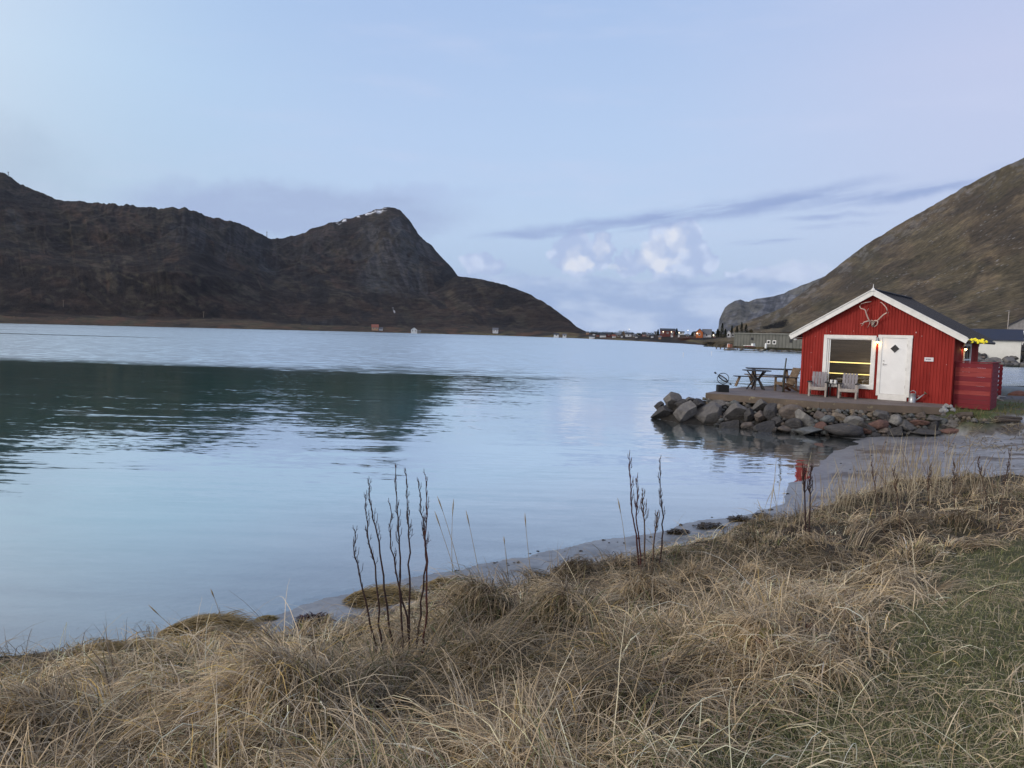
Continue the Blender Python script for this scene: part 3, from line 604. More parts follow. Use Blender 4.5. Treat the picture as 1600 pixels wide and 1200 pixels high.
for px, sy_ in SIL:
    ds = shore_d(px, interp(px, SHORE)); rd = interp(px, [(-900, 1500), (0, 1250), (300, 1200), (430, 1500), (613, 1750), (715, 1500), (760, 1400)])
    y0 = interp(px, SHORE); y1 = y0 - 10; h1 = hor(px)
    a_ = y0 - 16; b_ = sy_ + (a_ - sy_) * .62; c_ = sy_ + (a_ - sy_) * .28
    keys[px] = [(y0 - 9, ds + 150), (y0 - 16, ds + 240), (b_, ds + (rd - ds) * .45), (c_, ds + (rd - ds) * .72), (sy_, rd)]
def snowf(PX, PY, tt):
    s_ = np.interp(PX, [a for a, b in SIL], [b for a, b in SIL]); d = PY - s_
    f = ss(np.abs(PX - 565), 45, 30) * ss(d, 8, 4) * ss(d, .5, 2) * ss(fbm(PX / 7, PY / 4, 3, 8), .5, .58)
    g_ = np.exp(-(((PX - 593) / 4) ** 2 + ((d - 5) / 2.5) ** 2)); wf = np.exp(-(((PX - 616 + (PY - 490) * -.35) / .9) ** 2)) * ss(np.abs(PY - 490), 9, 6) * .7
    return np.clip(f + g_ * 1.2 + wf, 0, 1)
left_g = geo_mat('left range', .09, .03, 7); right_g = geo_mat('right slope', .30, .08, 2.2, .6, 1.42, .22); far_g = geo_mat('far bluff', .03, .012, 14)
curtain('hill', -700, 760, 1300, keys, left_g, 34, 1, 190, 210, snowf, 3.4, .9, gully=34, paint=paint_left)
SIL2 = [(470, 497), (520, 484), (560, 478), (600, 476), (640, 468), (675, 452), (700, 438), (715, 431), (745, 435), (770, 440), (790, 445), (810, 452), (830, 461), (845, 469), (860, 478), (875, 490), (890, 501), (905, 513), (915, 519)]
keys = {}
for px, sy_ in SIL2:
    ds = shore_d(px, interp(px, SHORE)); rd = interp(px, [(470, 1000), (700, 1250), (860, 980), (915, 800)]); a_ = min(interp(px, SHORE) - 15, interp(px, [(470, 500), (800, 508), (915, 523)]))
    a_ = max(a_, sy_ + 1)
    keys[px] = [(a_ + 11, ds + 90), (a_, ds + 160), (sy_ + (a_ - sy_) * .6, ds + 160 + (rd - ds - 160) * .4), (sy_ + (a_ - sy_) * .25, ds + 160 + (rd - ds - 160) * .72), (sy_, rd)]
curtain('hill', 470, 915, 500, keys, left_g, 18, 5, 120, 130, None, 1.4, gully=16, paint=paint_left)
# low meadow strip with the shoreline, from the far left round to the village
TOPL = [(-900, 466), (-300, 482), (0, 492), (200, 496), (400, 501), (600, 506.5), (760, 505), (850, 513), (905, 519.5), (935, 520.8), (1000, 523), (1060, 522.3), (1125, 523.5), (1160, 526)]
def low_pts(px):
    y0 = interp(px, SHORE); ds = shore_d(px, y0); yt = interp(px, TOPL) + 1.5 * math.sin(px * .031) * min(1, max(0, (900 - px) / 200)); far_ = 210 if px < 880 else 150
    return [(y0 + .25, ds), (y0 - (y0 - yt) * .16, ds + 14), (y0 - (y0 - yt) * .55, ds + far_ * .4), (yt, ds + far_)]
def low_depth(px, py):
    P_ = low_pts(px)[::-1]; return float(np.interp(py, [a for a, b in P_], [b for a, b in P_]))
keys = {}
for px in list(range(-900, 1160, 40)) + [905, 1125, 1160]:
    keys[px] = low_pts(px)
def paint_low(PX, PY, sky):
    U, V = warp(PX, PY * 4, 50, 30, 501); c_ = np.zeros(PX.shape + (3,)) + np.array((.048, .037, .026)); c_ = lerp3(c_, (.026, .022, .018), ss(fbm(U / 26, V / 22, 5, 503), .48, .6))
    gr = ss(PX, 520, 900) * .7 + .3; c_ = lerp3(c_, (.115, .098, .050), ss(fbm(U / 44, V / 14, 5, 506), .50, .60) * gr); c_ = lerp3(c_, (.085, .050, .032), ss(fbm(U / 22, V / 12, 4, 509), .55, .64) * .8)
    c_ = lerp3(c_, (.10, .10, .095), ss(sky * 0 + (PY - np.interp(PX, [a for a, b in SHORE], [b for a, b in SHORE])), -1.1, -.3) * ss(fbm(U / 14, V / 30, 3, 512), .42, .55)); return c_
low_g = geo_mat('shore meadow ground', .25, .08, 1.2, .6, 1.4)
curtain('far_shore', -900, 1160, 1300, keys, low_g, 1.1, 9, 40, 60, None, .5, beyond=.2, sm=.004, paint=paint_low)
# right-hand hill and the bluff beyond
SIL3 = [(1100, 531), (1135, 524), (1150, 510), (1165, 503), (1203, 489), (1225, 480), (1256, 455), (1287, 433), (1319, 408), (1356, 380), (1380, 366), (1412, 346), (1445, 328), (1475, 311), (1506, 292), (1550, 269), (1600, 246), (1680, 215), (1800, 175), (2100, 120), (2600, 90)]
keys = {}
for px, sy_ in SIL3:
    rd = interp(px, [(1100, 560), (1200, 950), (1300, 900), (1450, 780), (1600, 640), (2600, 500)]); fd = interp(px, [(1100, 300), (1250, 260), (1500, 190), (1600, 165), (2600, 130)]); h_ = hor(px)
    a_ = h_ + 4; a_ = max(a_, sy_ + 1)
    keys[px] = [(a_ + 2, fd - 30), (a_ - 6 if a_ - 6 > sy_ else sy_ + .7, fd + 30), (sy_ + (a_ - sy_) * .62, fd + (rd - fd) * .38), (sy_ + (a_ - sy_) * .28, fd + (rd - fd) * .7), (sy_, rd)]
curtain('hill', 1100, 2600, 900, keys, right_g, 8, 14, 75, 200, None, .9, gully=7, paint=paint_right)
SIL4 = [(1120, 530), (1122.5, 512), (1124, 500), (1128, 490), (1133, 480), (1141, 474), (1150, 469.5), (1157, 467.5), (1164, 471), (1170, 471.5), (1180, 467.5), (1195, 465), (1210, 462), (1225, 458), (1240, 451), (1270, 439), (1290, 431), (1340, 405), (1400, 380)]
keys = {px: [(531, 2300), (sy_ + (531 - sy_) * .6, 2420), (sy_ + (531 - sy_) * .25, 2520), (sy_, 2650)] for px, sy_ in SIL4}
curtain('hill', 1120, 1400, 350, keys, far_g, 13, 23, 160, 110, None, 2.0, .8, beyond=.3, gully=20, paint=paint_far)
keys = {}
for px, y0, yt, bk in [(1105, 541, 531, 90), (1125, 543, 532, 90), (1200, 547.3, 534, 80), (1255, 549, 536, 75), (1400, 558, 540, 60), (1500, 566, 547, 50), (1530, 570, 551, 45), (1570, 572, 552, 45), (1600, 573, 551, 45), (1800, 588, 556, 45), (2600, 640, 580, 45)]:
    ds = shore_d(px, y0); keys[px] = [(y0 + .3, ds), (y0 - (y0 - yt) * .5, ds + 3), (yt + 1.5, ds + 12), (yt - .5 if px < 1300 else hor(px) + 3, ds + bk)]
curtain('far_shore', 1105, 2600, 500, keys, low_m, .5, 19, 12, 60, None, .1, beyond=.2, sm=.004)
# ------------------------------------------------------------------ boulders of the rock wall
def rock_proto(i, cuts, rough, seed, sub=3, lo=.42, hi=.78):
    bm = bmesh.new(); bmesh.ops.create_icosphere(bm, subdivisions=sub, radius=1)
    V = np.array([v.co[:] for v in bm.verts]); g = np.random.default_rng(seed)
    for _ in range(cuts):
        n = g.normal(size=3); n /= np.linalg.norm(n); d = g.uniform(lo, hi); h = V @ n; V = V - np.outer(np.maximum(h - d, 0), n)
    r = 1 + rough * (fbm(V[:, 0] * 1.7 + seed, V[:, 1] * 1.7 + V[:, 2] * 1.3, 4, seed) - .5) * 2; V = V * r[:, None]
    V -= (V.max(0) + V.min(0)) / 2; V /= (V.max(0) - V.min(0)) / 2
    for v, c_ in zip(bm.verts, V): v.co = c_
    me = bpy.data.meshes.new('boulder'); bm.to_mesh(me); bm.free(); me.materials.append(rock_m)
    if rough > .1 and cuts < 10 and sub == 3: me.polygons.foreach_set('use_smooth', [True] * len(me.polygons))
    return me
ANG = [rock_proto(i, 13, .04, 30 + i, 4, .34, .70) for i in range(8)]; RND = [rock_proto(i, 7, .12, 60 + i) for i in range(6)]; SML = [rock_proto(i, 6, .12, 80 + i, 2) for i in range(4)]
GREY = (.125, .122, .118); DK = (.058, .057, .058); LT = (.21, .21, .20); TAN = (.24, .20, .15); RED = (.15, .085, .07); BRN = (.13, .11, .095); BLU = (.13, .145, .15); GRN = (.14, .135, .10)
def deck_y(px): return interp(px, [(1022, 640), (1050, 618), (1103, 622), (1280, 638), (1480, 647), (1540, 655)])
def base_y(px): return interp(px, [(1022, 656), (1060, 663), (1105, 666), (1150, 669), (1200, 676), (1270, 681), (1345, 686), (1400, 682), (1480, 676), (1540, 668)])
def wall_depth(px, py):
    yt = deck_y(px); yb = base_y(px); zb = 0 if px < 1345 else interp(px, [(1345, 0), (1480, .3), (1540, .45)])
    Dt = atz(px, yt, .84)[1]; Db = atz(px, yb, zb)[1]
    if px < 1103: Dt = Db + 1.2
    t_ = min(max((py - yt) / (yb - yt), -.3), 1.1); return Dt * (1 - t_) + Db * t_
placed = []
def boulder(px, py, wpx, hpx, colr, label, kind='ang', group=None, rot=None, name='boulder'):
    D_ = wall_depth(px, py) + .12; p = atd(px, py, D_); k_ = D_ / F
    me = random.choice({'ang': ANG, 'rnd': RND, 'sml': SML}[kind])
    o = bpy.data.objects.new(name, me); col.objects.link(o); o.location = p
    o.scale = (wpx * k_ * (.56 if kind == 'ang' else .53), max(wpx, hpx) * k_ * .45, hpx * k_ * (.58 if kind == 'ang' else .53)); o.rotation_euler = (random.uniform(-.15, .15), random.uniform(-.12, .12) if rot is None else rot, random.uniform(-.35, .35))
    j = random.uniform(.9, 1.12); o.color = tuple(x * j for x in colr) + (1,)
    tag(o, label, 'boulder' if wpx > 11 else 'stone', group); placed.append((px, py, wpx, hpx)); return o
for a in [
    (1051, 626, 26, 25, GREY, 'squarish grey boulder standing highest at the seaward tip of the rock wall', 'ang'),
    (1078, 627, 24, 13, GREY, 'grey boulder on top of the wall between the tip and the deck', 'ang'), (1064, 630, 16, 12, DK, 'small dark boulder on top right of the squarish tip boulder', 'ang'),
    (1037.5, 645, 33, 22, DK, 'dark slab boulder at the outermost left foot of the rock wall', 'ang'),
    (1030, 634, 14, 13, DK, 'small dark boulder behind the outermost slab at the tip of the rock wall', 'ang'),
    (1071, 644, 34, 32, GREY, 'wedge-shaped grey boulder leaning right, second along the waterline from the tip', 'ang'),
    (1105, 648, 40, 36, GREY, 'big pale-topped grey boulder below the left corner of the deck', 'ang'),
    (1151, 645, 44, 30, GREY, 'largest blocky boulder in the wall, below the black planter', 'ang'),
    (1171, 650, 18, 24, DK, 'upright dark boulder against the right end of the largest block', 'ang'),
    (1120, 633, 26, 16, GREY, 'flat grey boulder lying on top under the deck corner by the planter', 'ang'),
    (1090, 631, 26, 16, DK, 'dark flat boulder beside the left end of the deck edge', 'ang'),
    (1150, 629, 18, 12, BLU, 'small bluish boulder tucked under the deck edge above the largest block', 'ang'),
    (1188, 635, 26, 22, GREY, 'peaked grey boulder rising under the deck edge below the picnic table', 'ang'),
    (1189, 651, 22, 17, BRN, 'brownish boulder halfway up the wall below the picnic table', 'ang'),
    (1204, 645, 20, 27, DK, 'tall tilted dark slab below the pole on the deck', 'ang'),
    (1194, 666, 38, 18, DK, 'low wet dark boulder in the water below the picnic table', 'ang'),
    (1141, 663, 34, 14, DK, 'low wet rock in the water at the foot of the largest block', 'ang'),
    (1168, 666, 20, 12, BRN, 'olive wet rock in the water between two dark low boulders', 'ang'),
    (1216, 637, 15, 12, TAN, 'pinkish small boulder under the deck edge near the pole', 'rnd'),
    (1236, 644, 36, 25, BRN, 'broad rounded purple-grey boulder below the left corner of the cabin', 'rnd'),
    (1240, 662, 25, 19, DK, 'dark rounded boulder beneath the broad purple-grey one', 'rnd'),
    (1226, 670, 22, 11, BRN, 'brown low boulder in the water beneath the dark rounded one', 'rnd'),
    (1212, 660, 14, 16, DK, 'small dark boulder wedged right of the tall tilted slab', 'ang'),
    (1259, 655, 25, 26, LT, 'pale grey pointed boulder below the left garden chair', 'ang'),
    (1262, 673, 38, 13, BLU, 'flat blue-grey boulder in the water below the pale pointed one', 'ang'),
    (1280, 649, 18, 16, BRN, 'brown-grey round boulder right of the pale pointed one', 'rnd'),
    (1291, 655, 21, 13, BLU, 'low bluish boulder under the gap between the two garden chairs', 'rnd'),
    (1282.5, 666, 20, 15, RED, 'red-brown round boulder low under the left garden chair', 'rnd'),
    (1310, 652, 21, 13, TAN, 'tan rounded boulder under the right garden chair', 'rnd'),
    (1333, 658, 29, 18, LT, 'light long boulder sloping down to the right below the window', 'rnd'),
    (1315, 671, 54, 23, DK, 'very wide dark boulder at the waterline below the window', 'rnd'),
    (1352, 667, 25, 18, DK, 'dark blunt boulder left of the big red one', 'ang'),
    (1371, 663, 28, 17, RED, 'big red-brown boulder below the white door', 'rnd'),
    (1377, 648, 24, 15, GREY, 'grey boulder under the mossy deck edge below the door', 'ang'),
    (1397, 657, 23, 18, LT, 'pale rounded boulder below the watering can', 'rnd'),
    (1416, 665, 24, 17, GREY, 'grey oval boulder right of the pale one below the watering can', 'rnd'),
    (1399, 673, 26, 13, DK, 'dark low boulder on the sand edge below the watering can', 'ang'),
    (1437, 660, 27, 10, RED, 'flat red-brown boulder below the small plate on the wall', 'rnd'),
    (1459, 665, 23, 15, DK, 'dark purple oval boulder below the right part of the cabin', 'rnd'),
    (1445, 674, 44, 10, DK, 'long low dark slab resting on the sand at the foot of the wall', 'rnd'),
    (1487, 663, 25, 15, GREY, 'smooth egg-shaped grey boulder near the right end of the wall', 'rnd'),
    (1482, 673, 28, 10, RED, 'reddish flat boulder on the sand under the egg-shaped one', 'rnd'),
    (1458, 653, 25, 10, GREY, 'flat grey stone in the upper course below the cabin corner', 'rnd'),
    (1440, 648, 20, 10, BRN, 'brown flat stone in the upper course left of the cabin corner', 'rnd'),
    (1367, 679, 17, 9, DK, 'small dark boulder at the sand edge below the door', 'rnd'),
    (1345, 680, 20, 8, DK, 'low dark boulder where the sand meets the water', 'rnd'),
    (1513, 673, 18, 9, DK, 'low dark boulder under the mouth of the timber culvert', 'ang'), (1541, 667, 18, 9, BRN, 'brown half buried rock on the beach right of the pale tan boulder', 'ang'),
    (1524, 668, 22, 12, TAN, 'pale tan boulder on the beach beyond the end of the wall', 'ang'),
    (1472, 658, 15, 12, BLU, 'small blue-grey boulder left of the egg-shaped one', 'rnd'),
    (1354, 673, 16, 10, RED, 'small ruddy boulder at the foot of the wall left below the door', 'rnd'),
    (1380, 673, 20, 10, BRN, 'tan and grey boulder under the big red-brown one', 'rnd')]:
    boulder(*a)
# smaller stones packed between and under the deck edge
LAB = {'pale': 'small pale rounded stone packed under the edge of the deck', 'grey': 'small grey stone packed under the edge of the deck', 'brown': 'small brown stone packed under the edge of the deck',
       'lg': 'grey stone wedged between the larger boulders of the wall', 'lb': 'brown stone wedged between the larger boulders of the wall', 'ld': 'dark stone wedged between the larger boulders of the wall'}
n_ = 0; tries = 0
while n_ < 300 and tries < 90000:
    tries += 1; px = random.uniform(1100, 1545); yt = deck_y(px); yb = base_y(px); t_ = random.random(); py = yt + 1 + t_ * (yb - yt - 4)
    wpx = random.uniform(5, 10) if t_ < .4 else random.uniform(5.5, 13); hpx = wpx * random.uniform(.55, .85)
    if all(((px - a[0]) / ((wpx + a[2]) * .45)) ** 2 + ((py - a[1]) / ((hpx + a[3]) * .43)) ** 2 > 1 for a in placed):
        if t_ < .4: k_, cl = random.choice([('pale', LT), ('pale', TAN), ('grey', GREY), ('grey', BLU), ('brown', BRN), ('pale', GRN)])
        else: k_, cl = random.choice([('lg', GREY), ('lb', BRN), ('ld', DK), ('lg', BLU)])
        boulder(px, py, wpx * 1.12, hpx * 1.15, cl, LAB[k_], 'sml', LAB[k_].replace('small ', '').replace('stone', 'stones'), name='stone'); n_ += 1
# rubble core seen in the gaps
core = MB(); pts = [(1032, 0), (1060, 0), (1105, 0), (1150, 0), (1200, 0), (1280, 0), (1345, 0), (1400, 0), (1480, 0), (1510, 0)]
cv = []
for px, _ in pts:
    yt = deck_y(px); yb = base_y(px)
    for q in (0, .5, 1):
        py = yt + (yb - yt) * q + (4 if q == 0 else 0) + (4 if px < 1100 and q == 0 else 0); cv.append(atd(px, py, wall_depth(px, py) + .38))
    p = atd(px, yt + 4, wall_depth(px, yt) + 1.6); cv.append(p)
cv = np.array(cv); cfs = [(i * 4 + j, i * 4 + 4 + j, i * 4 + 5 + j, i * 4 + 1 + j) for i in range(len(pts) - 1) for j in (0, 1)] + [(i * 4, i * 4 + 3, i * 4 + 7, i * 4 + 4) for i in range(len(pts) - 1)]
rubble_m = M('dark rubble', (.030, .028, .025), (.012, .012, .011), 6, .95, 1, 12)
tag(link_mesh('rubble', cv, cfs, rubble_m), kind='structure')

# ------------------------------------------------------------------ deck
DZ = 1.03
dk = [(7.05, 26.61), (10.03, 24.03), (12.0, 23.5), (13.65, 23.17), (14.6, 25.0), (16.5, 27.3), (12, 33), (10.8, 31.4), (9.4, 30.3), (8.5, 29.05)]
deck = empty('deck', (dk[0][0], dk[0][1], DZ)); tag(deck, 'low weathered plank terrace on the rock wall in front of the red cabin', 'deck')
mb = MB().prism([(a - dk[0][0], b - dk[0][1]) for a, b in dk], -.05, -.004)
mb.build('deck_bed', deck_edge, deck)
def clip_line(c_, nrm_, lo=None):
    """segment of the line n.x=c inside the deck polygon"""
    n2 = nrm_; d2 = (-n2[1], n2[0]); hits = []
    for i in range(len(dk)):
        a = dk[i]; b = dk[(i + 1) % len(dk)]; fa = a[0] * n2[0] + a[1] * n2[1] - c_; fb = b[0] * n2[0] + b[1] * n2[1] - c_
        if fa * fb < 0: q = fa / (fa - fb); hx = a[0] + (b[0] - a[0]) * q; hy = a[1] + (b[1] - a[1]) * q; hits.append(hx * d2[0] + hy * d2[1])
    return (min(hits), max(hits), d2) if len(hits) >= 2 else None
an = rad(-40); pn = (-math.sin(an), math.cos(an)); planks = MB(); cmin = min(a * pn[0] + b * pn[1] for a, b in dk); cmax = max(a * pn[0] + b * pn[1] for a, b in dk)
q = cmin + .07
while q < cmax - .05:
    r_ = clip_line(q, pn)
    if r_:
        lo, hi, d2 = r_; a = (pn[0] * q + d2[0] * lo - dk[0][0], pn[1] * q + d2[1] * lo - dk[0][1], -.006 + random.uniform(-.002, .002)); b = (pn[0] * q + d2[0] * hi - dk[0][0], pn[1] * q + d2[1] * hi - dk[0][1], a[2]); planks.bar(a, b, .128, .03)
    q += .14
planks.build('deck_boards', deck_wood, deck)
eb = MB()
for a, b in zip(dk[:3], dk[1:4]): eb.bar((a[0] - dk[0][0], a[1] - dk[0][1] - .03, -.11), (b[0] - dk[0][0], b[1] - dk[0][1] - .03, -.11), .05, .22)
for a, b in [(dk[9], dk[0]), (dk[8], dk[9])]: eb.bar((a[0] - dk[0][0] - .03, a[1] - dk[0][1], -.11), (b[0] - dk[0][0] - .03, b[1] - dk[0][1], -.11), .05, .22)
eb.build('edge_board', deck_edge, deck)

# ------------------------------------------------------------------ the red cabin (local x along the front, y back)
L0 = atz(1251, 615.5, DZ); CA = rad(-40); W_, LN = 4.84, 5.0; EH = 2.33; AP = 3.70; XM = 2.35
cabin = empty('cabin', (L0[0], L0[1], DZ), CA); tag(cabin, 'small red cabin with white trimmed gable and dark roof on the rock wall', 'cabin')
def gable(x): return EH + (AP - EH) * (1 - abs(x - XM) / (XM if x < XM else W_ - XM)) if 0 <= x <= W_ else EH
def ribbed(x0, x1, zf0, zf1, axis='x', off=0, per=.098, dpt=.018):
    """trapezoid-ribbed sheet between heights zf0(x), zf1(x)"""
    mb = MB(); xs = []; x = x0
    while x < x1 - 1e-6:
        for f_, d_ in ((0, 0), (.42, 0), (.55, 1), (.87, 1)): 
            if x + f_ * per < x1: xs.append((x + f_ * per, d_))
        x += per
    xs.append((x1, 0)); vs = []; fs = []
    for x, d_ in xs:
        o_ = off - (0 if d_ else dpt); z0 = zf0(x); z1 = zf1(x)
        if axis == 'x': vs += [(x, o_, z0), (x, o_, z1)]
        else: vs += [(-o_, x, z0), (-o_, x, z1)]
    for k in range(len(xs) - 1): fs.append((2 * k, 2 * k + 2, 2 * k + 3, 2 * k + 1))
    return mb.add(vs, fs)
WX0, WX1, WZ0, WZ1 = .86, 2.40, .44, 2.12      # window opening
wl = MB()
for (a, b, f0, f1) in [(0, WX0, lambda x: 0, gable), (WX0, WX1, lambda x: 0, lambda x: WZ0), (WX0, WX1, lambda x: WZ1, gable), (WX1, W_, lambda x: 0, gable)]:
    r_ = ribbed(a, b, f0, f1); wl.add(r_.v, r_.f)
SY0, SY1, SZ0, SZ1 = 1.9, 3.1, 1.0, 1.95      # side window
for (a, b, f0, f1) in [(0, SY0, lambda x: 0, lambda x: EH), (SY0, SY1, lambda x: 0, lambda x: SZ0), (SY0, SY1, lambda x: SZ1, lambda x: EH), (SY1, LN, lambda x: 0, lambda x: EH)]:
    r_ = ribbed(a, b, f0, f1, 'y', -W_ + 0); wl.add(r_.v, r_.f)
wl.add([(0, 0, 0), (0, LN, 0), (0, LN, EH), (0, 0, EH)], [(0, 1, 2, 3)])
wl.add([(0, LN, 0), (W_, LN, 0), (W_, LN, EH), (XM, LN, AP), (0, LN, EH)], [(0, 1, 2, 3, 4)])
link_mesh('wall', wl.v, wl.f, red_paint, cabin)
for xx in (0.0, W_): MB().box((xx, -.012, EH / 2 - .01), (.07, .05, EH - .04)).build('corner_board', red_paint, cabin)
MB().box((W_ + .012, .07, EH / 2 - .01), (.05, .10, EH - .04)).build('corner_board', red_paint, cabin)

# room behind the window
rm = MB(); rz = -.0
rm.add([(.5, .02, .05), (3.0, .02, .05), (3.0, 1.5, .05), (.5, 1.5, .05), (.5, .02, 2.3), (3.0, .02, 2.3), (3.0, 1.5, 2.3), (.5, 1.5, 2.3)], [(0, 1, 2, 3), (4, 7, 6, 5), (0, 3, 7, 4), (1, 5, 6, 2), (3, 2, 6, 7)])
for k in range(17): rm.box((1.75, 1.47, .16 + k * .13), (2.48, .03, .112))
rm.build('room', inner_wood, cabin)
rm = MB().add([(3.0, 1.6, .05), (4.7, 1.6, .05), (4.7, 4.6, .05), (3.0, 4.6, .05), (3.0, 1.6, 2.3), (4.7, 1.6, 2.3), (4.7, 4.6, 2.3), (3.0, 4.6, 2.3)], [(0, 1, 2, 3), (4, 7, 6, 5), (0, 3, 7, 4), (0, 4, 5, 1), (3, 2, 6, 7)])
rm.build('room', inner_wood, cabin)
win = MB(); t_ = .15
def frame(mb, x0, x1, z0, z1, tw, y0, y1):
    mb.box(((x0 + x1) / 2, (y0 + y1) / 2, z1 - tw / 2), (x1 - x0, y1 - y0, tw)); mb.box(((x0 + x1) / 2, (y0 + y1) / 2, z0 + tw / 2), (x1 - x0, y1 - y0, tw))
    mb.box((x0 + tw / 2, (y0 + y1) / 2, (z0 + z1) / 2), (tw, y1 - y0, z1 - z0 - 2 * tw)); mb.box((x1 - tw / 2, (y0 + y1) / 2, (z0 + z1) / 2), (tw, y1 - y0, z1 - z0 - 2 * tw)); return mb
wf = frame(MB(), .74, 2.50, .34, 2.22, .125, -.055, -.02).build('window', white_trim, cabin, bevel=.004)
fr_ = frame(MB(), WX0 + .005, WX1 - .005, WZ0 + .005, WZ1 - .005, .05, -.018, .05); fr_.box((.955, -.004, 1.27), (.035, .03, 1.56)); fr_.build('frame', white_paint, wf)
MB().add([(WX0 + .05, .02, WZ0 + .05), (WX1 - .05, .02, WZ0 + .05), (WX1 - .05, .02, WZ1 - .05), (WX0 + .05, .02, WZ1 - .05)], [(0, 1, 2, 3)]).build('pane', glass, wf)
MB().box((1.75, .16, 1.238), (1.9, .02, .034), (0, 0, 0)).build('light_strip', strip_glow, wf)
MB().box((1.75, .16, .835), (1.9, .02, .028), (0, 0, 0)).build('light_strip', strip_glow, wf)
MB().box((1.4, .5, .62), (.5, .3, .02), (0, .1, 0)).box((1.95, .55, .7), (.6, .3, .02), (.1, -.1, .2)).build('inner_shelf', wood_pale, wf)
# door
dr = MB().box((3.095, -.028, 1.19), (.80, .035, 1.94)).build('door', white_paint, cabin, bevel=.004)
fm = MB(); fm.box((2.645, -.04, 1.20), (.11, .06, 2.10)); fm.box((3.565, -.04, 1.20), (.14, .06, 2.10)); fm.box((3.105, -.042, 2.205), (1.08, .064, .10)); fm.build('door_frame', white_trim, dr, bevel=.004)
MB().box((3.115, -.045, .115), (.90, .06, .20)).build('door_sill', white_trim, dr)
dd = MB(); s_ = .155; dd.extr([(3.11 - s_, 1.79), (3.11, 1.79 - s_), (3.11 + s_, 1.79), (3.11, 1.79 + s_)], -.050, -.046); dd.build('pane', dark_glass, dr)
dd = MB()
for k in range(4):
    c4 = [(3.11 - s_, 1.79), (3.11, 1.79 - s_), (3.11 + s_, 1.79), (3.11, 1.79 + s_)]; a = c4[k]; b = c4[(k + 1) % 4]; dd.bar((a[0], -.053, a[1]), (b[0], -.053, b[1]), .012, .016)
dd.build('pane_frame', white_paint, dr)
MB().box((2.775, -.052, 1.36), (.045, .012, .045)).build('lock', steel, dr)
MB().box((2.77, -.052, 1.235), (.035, .012, .08)).tube([(2.77, -.06, 1.245), (2.77, -.09, 1.245), (2.89, -.09, 1.24)], .010).build('handle', steel, dr)
for hz_ in (.5, 1.1, 1.9): MB().tube([(3.492, -.05, hz_ - .05), (3.492, -.05, hz_ + .05)], .012).build('hinge', steel, dr)
# wall lamp between window and door
lm = MB().box((2.555, -.05, 2.13), (.05, .06, .07)).lathe([(.022, 2.13), (.075, 2.02), (.072, 2.015), (.02, 2.10)], (2.555, -.12, 0), 14).bar((2.555, -.05, 2.14), (2.555, -.12, 2.14), .02, .02).build('wall_lamp', zinc, cabin)
MB().lathe([(.008, 2.07), (.030, 2.04), (.034, 2.01), (.02, 1.975), (.005, 1.965)], (2.555, -.12, 0), 12).build('bulb', lamp_glow, lm, True)
def point(loc, e, size=.03):
    l_ = bpy.data.lights.new('lamp_light', 'POINT'); l_.energy = e; l_.color = (1, .55, .18); l_.shadow_soft_size = size
    o_ = bpy.data.objects.new('lamp_light', l_); col.objects.link(o_); o_.parent = cabin; o_.location = loc
point((2.555, -.125, 1.93), 1.8)
# plate with two short lines of lettering, too small to read
pl_ = MB().box((4.16, -.035, 1.47), (.27, .012, .13)).build('wall_plate', plate_white, cabin)
lt = MB(); x = 4.07; rg = random.Random(3)
while x < 4.22:
    w2 = rg.uniform(.010, .018); lt.box((x, -.0425, 1.475), (w2, .003, rg.uniform(.028, .04))); x += w2 + .007
lt.build('lettering', ink, pl_)
# scratches and nail marks on the cladding
sc_m = M('chipped paint', (.50, .28, .26), (.62, .45, .42), 20, .7, .1, 20)
rg = random.Random(9)
for (a, b, ww, hh) in [(3.72, 2.36, .05, .07), (3.90, 2.24, .03, .05), (.30, 1.55, .03, .03), (1.73, 2.37, .03, .03), (4.68, 1.32, .03, .03), (.34, 1.02, .02, .03), (.95, 2.33, .03, .05), (.42, 2.15, .025, .025), (4.60, 2.36, .02, .02)]:
    MB().add([(a + ww / 2 * math.cos(q) * rg.uniform(.6, 1), -.0205, b + hh / 2 * math.sin(q) * rg.uniform(.6, 1)) for q in [k * math.pi / 4 for k in range(8)]], [tuple(range(8))]).build('paint_chip', sc_m, cabin)
# roof
OV = .42; FO = .22; BO = .3; sl = (AP - EH) / XM
xl = -OV; xr = W_ + OV; sr = (AP - EH) / (W_ - XM); zl = EH - OV * sl; zr = EH - OV * sr; TH = .07
rf = MB().extr([(xl, zl + .02), (XM, AP + .02), (xr, zr + .02), (xr, zr + .02 + TH), (XM, AP + .02 + TH), (xl, zl + .02 + TH)], -FO, LN + BO).build('roof', roof_dark, cabin)
bt = MB(); nb_ = 17
for k in range(nb_):
    yy = -FO + .08 + k * (LN + BO + FO - .16) / (nb_ - 1); bt.bar((XM + .02, yy, AP + TH + .03), (xr, yy, zr + TH + .03), .03, .02); bt.bar((XM - .02, yy, AP + TH + .03), (xl, yy, zl + TH + .03), .03, .02)
bt.build('roof_seams', roof_dark, rf)
MB().bar((XM, -FO, AP + TH + .045), (XM, LN + BO, AP + TH + .045), .16, .03).build('ridge_cap', roof_dark, rf)
for (xe, ze) in ((xl, zl), (xr, zr)):
    MB().bar((XM, -FO - .025, AP + .01), (xe, -FO - .025, ze + .01), .04, .17).build('bargeboard', white_trim, rf)
    MB().bar((XM, -FO - .030, AP + .115), (xe, -FO - .030, ze + .115), .09, .03).build('rake_cap', white_trim, rf)
MB().box((XM, -FO - .03, AP + .03), (.05, .05, .22)).lathe([(.075, AP + .06), (.05, AP + .13), (.015, AP + .17), (.010, AP + .26), (.002, AP + .30)], (XM, -FO - .03, 0), 8).build('finial', white_trim, rf)
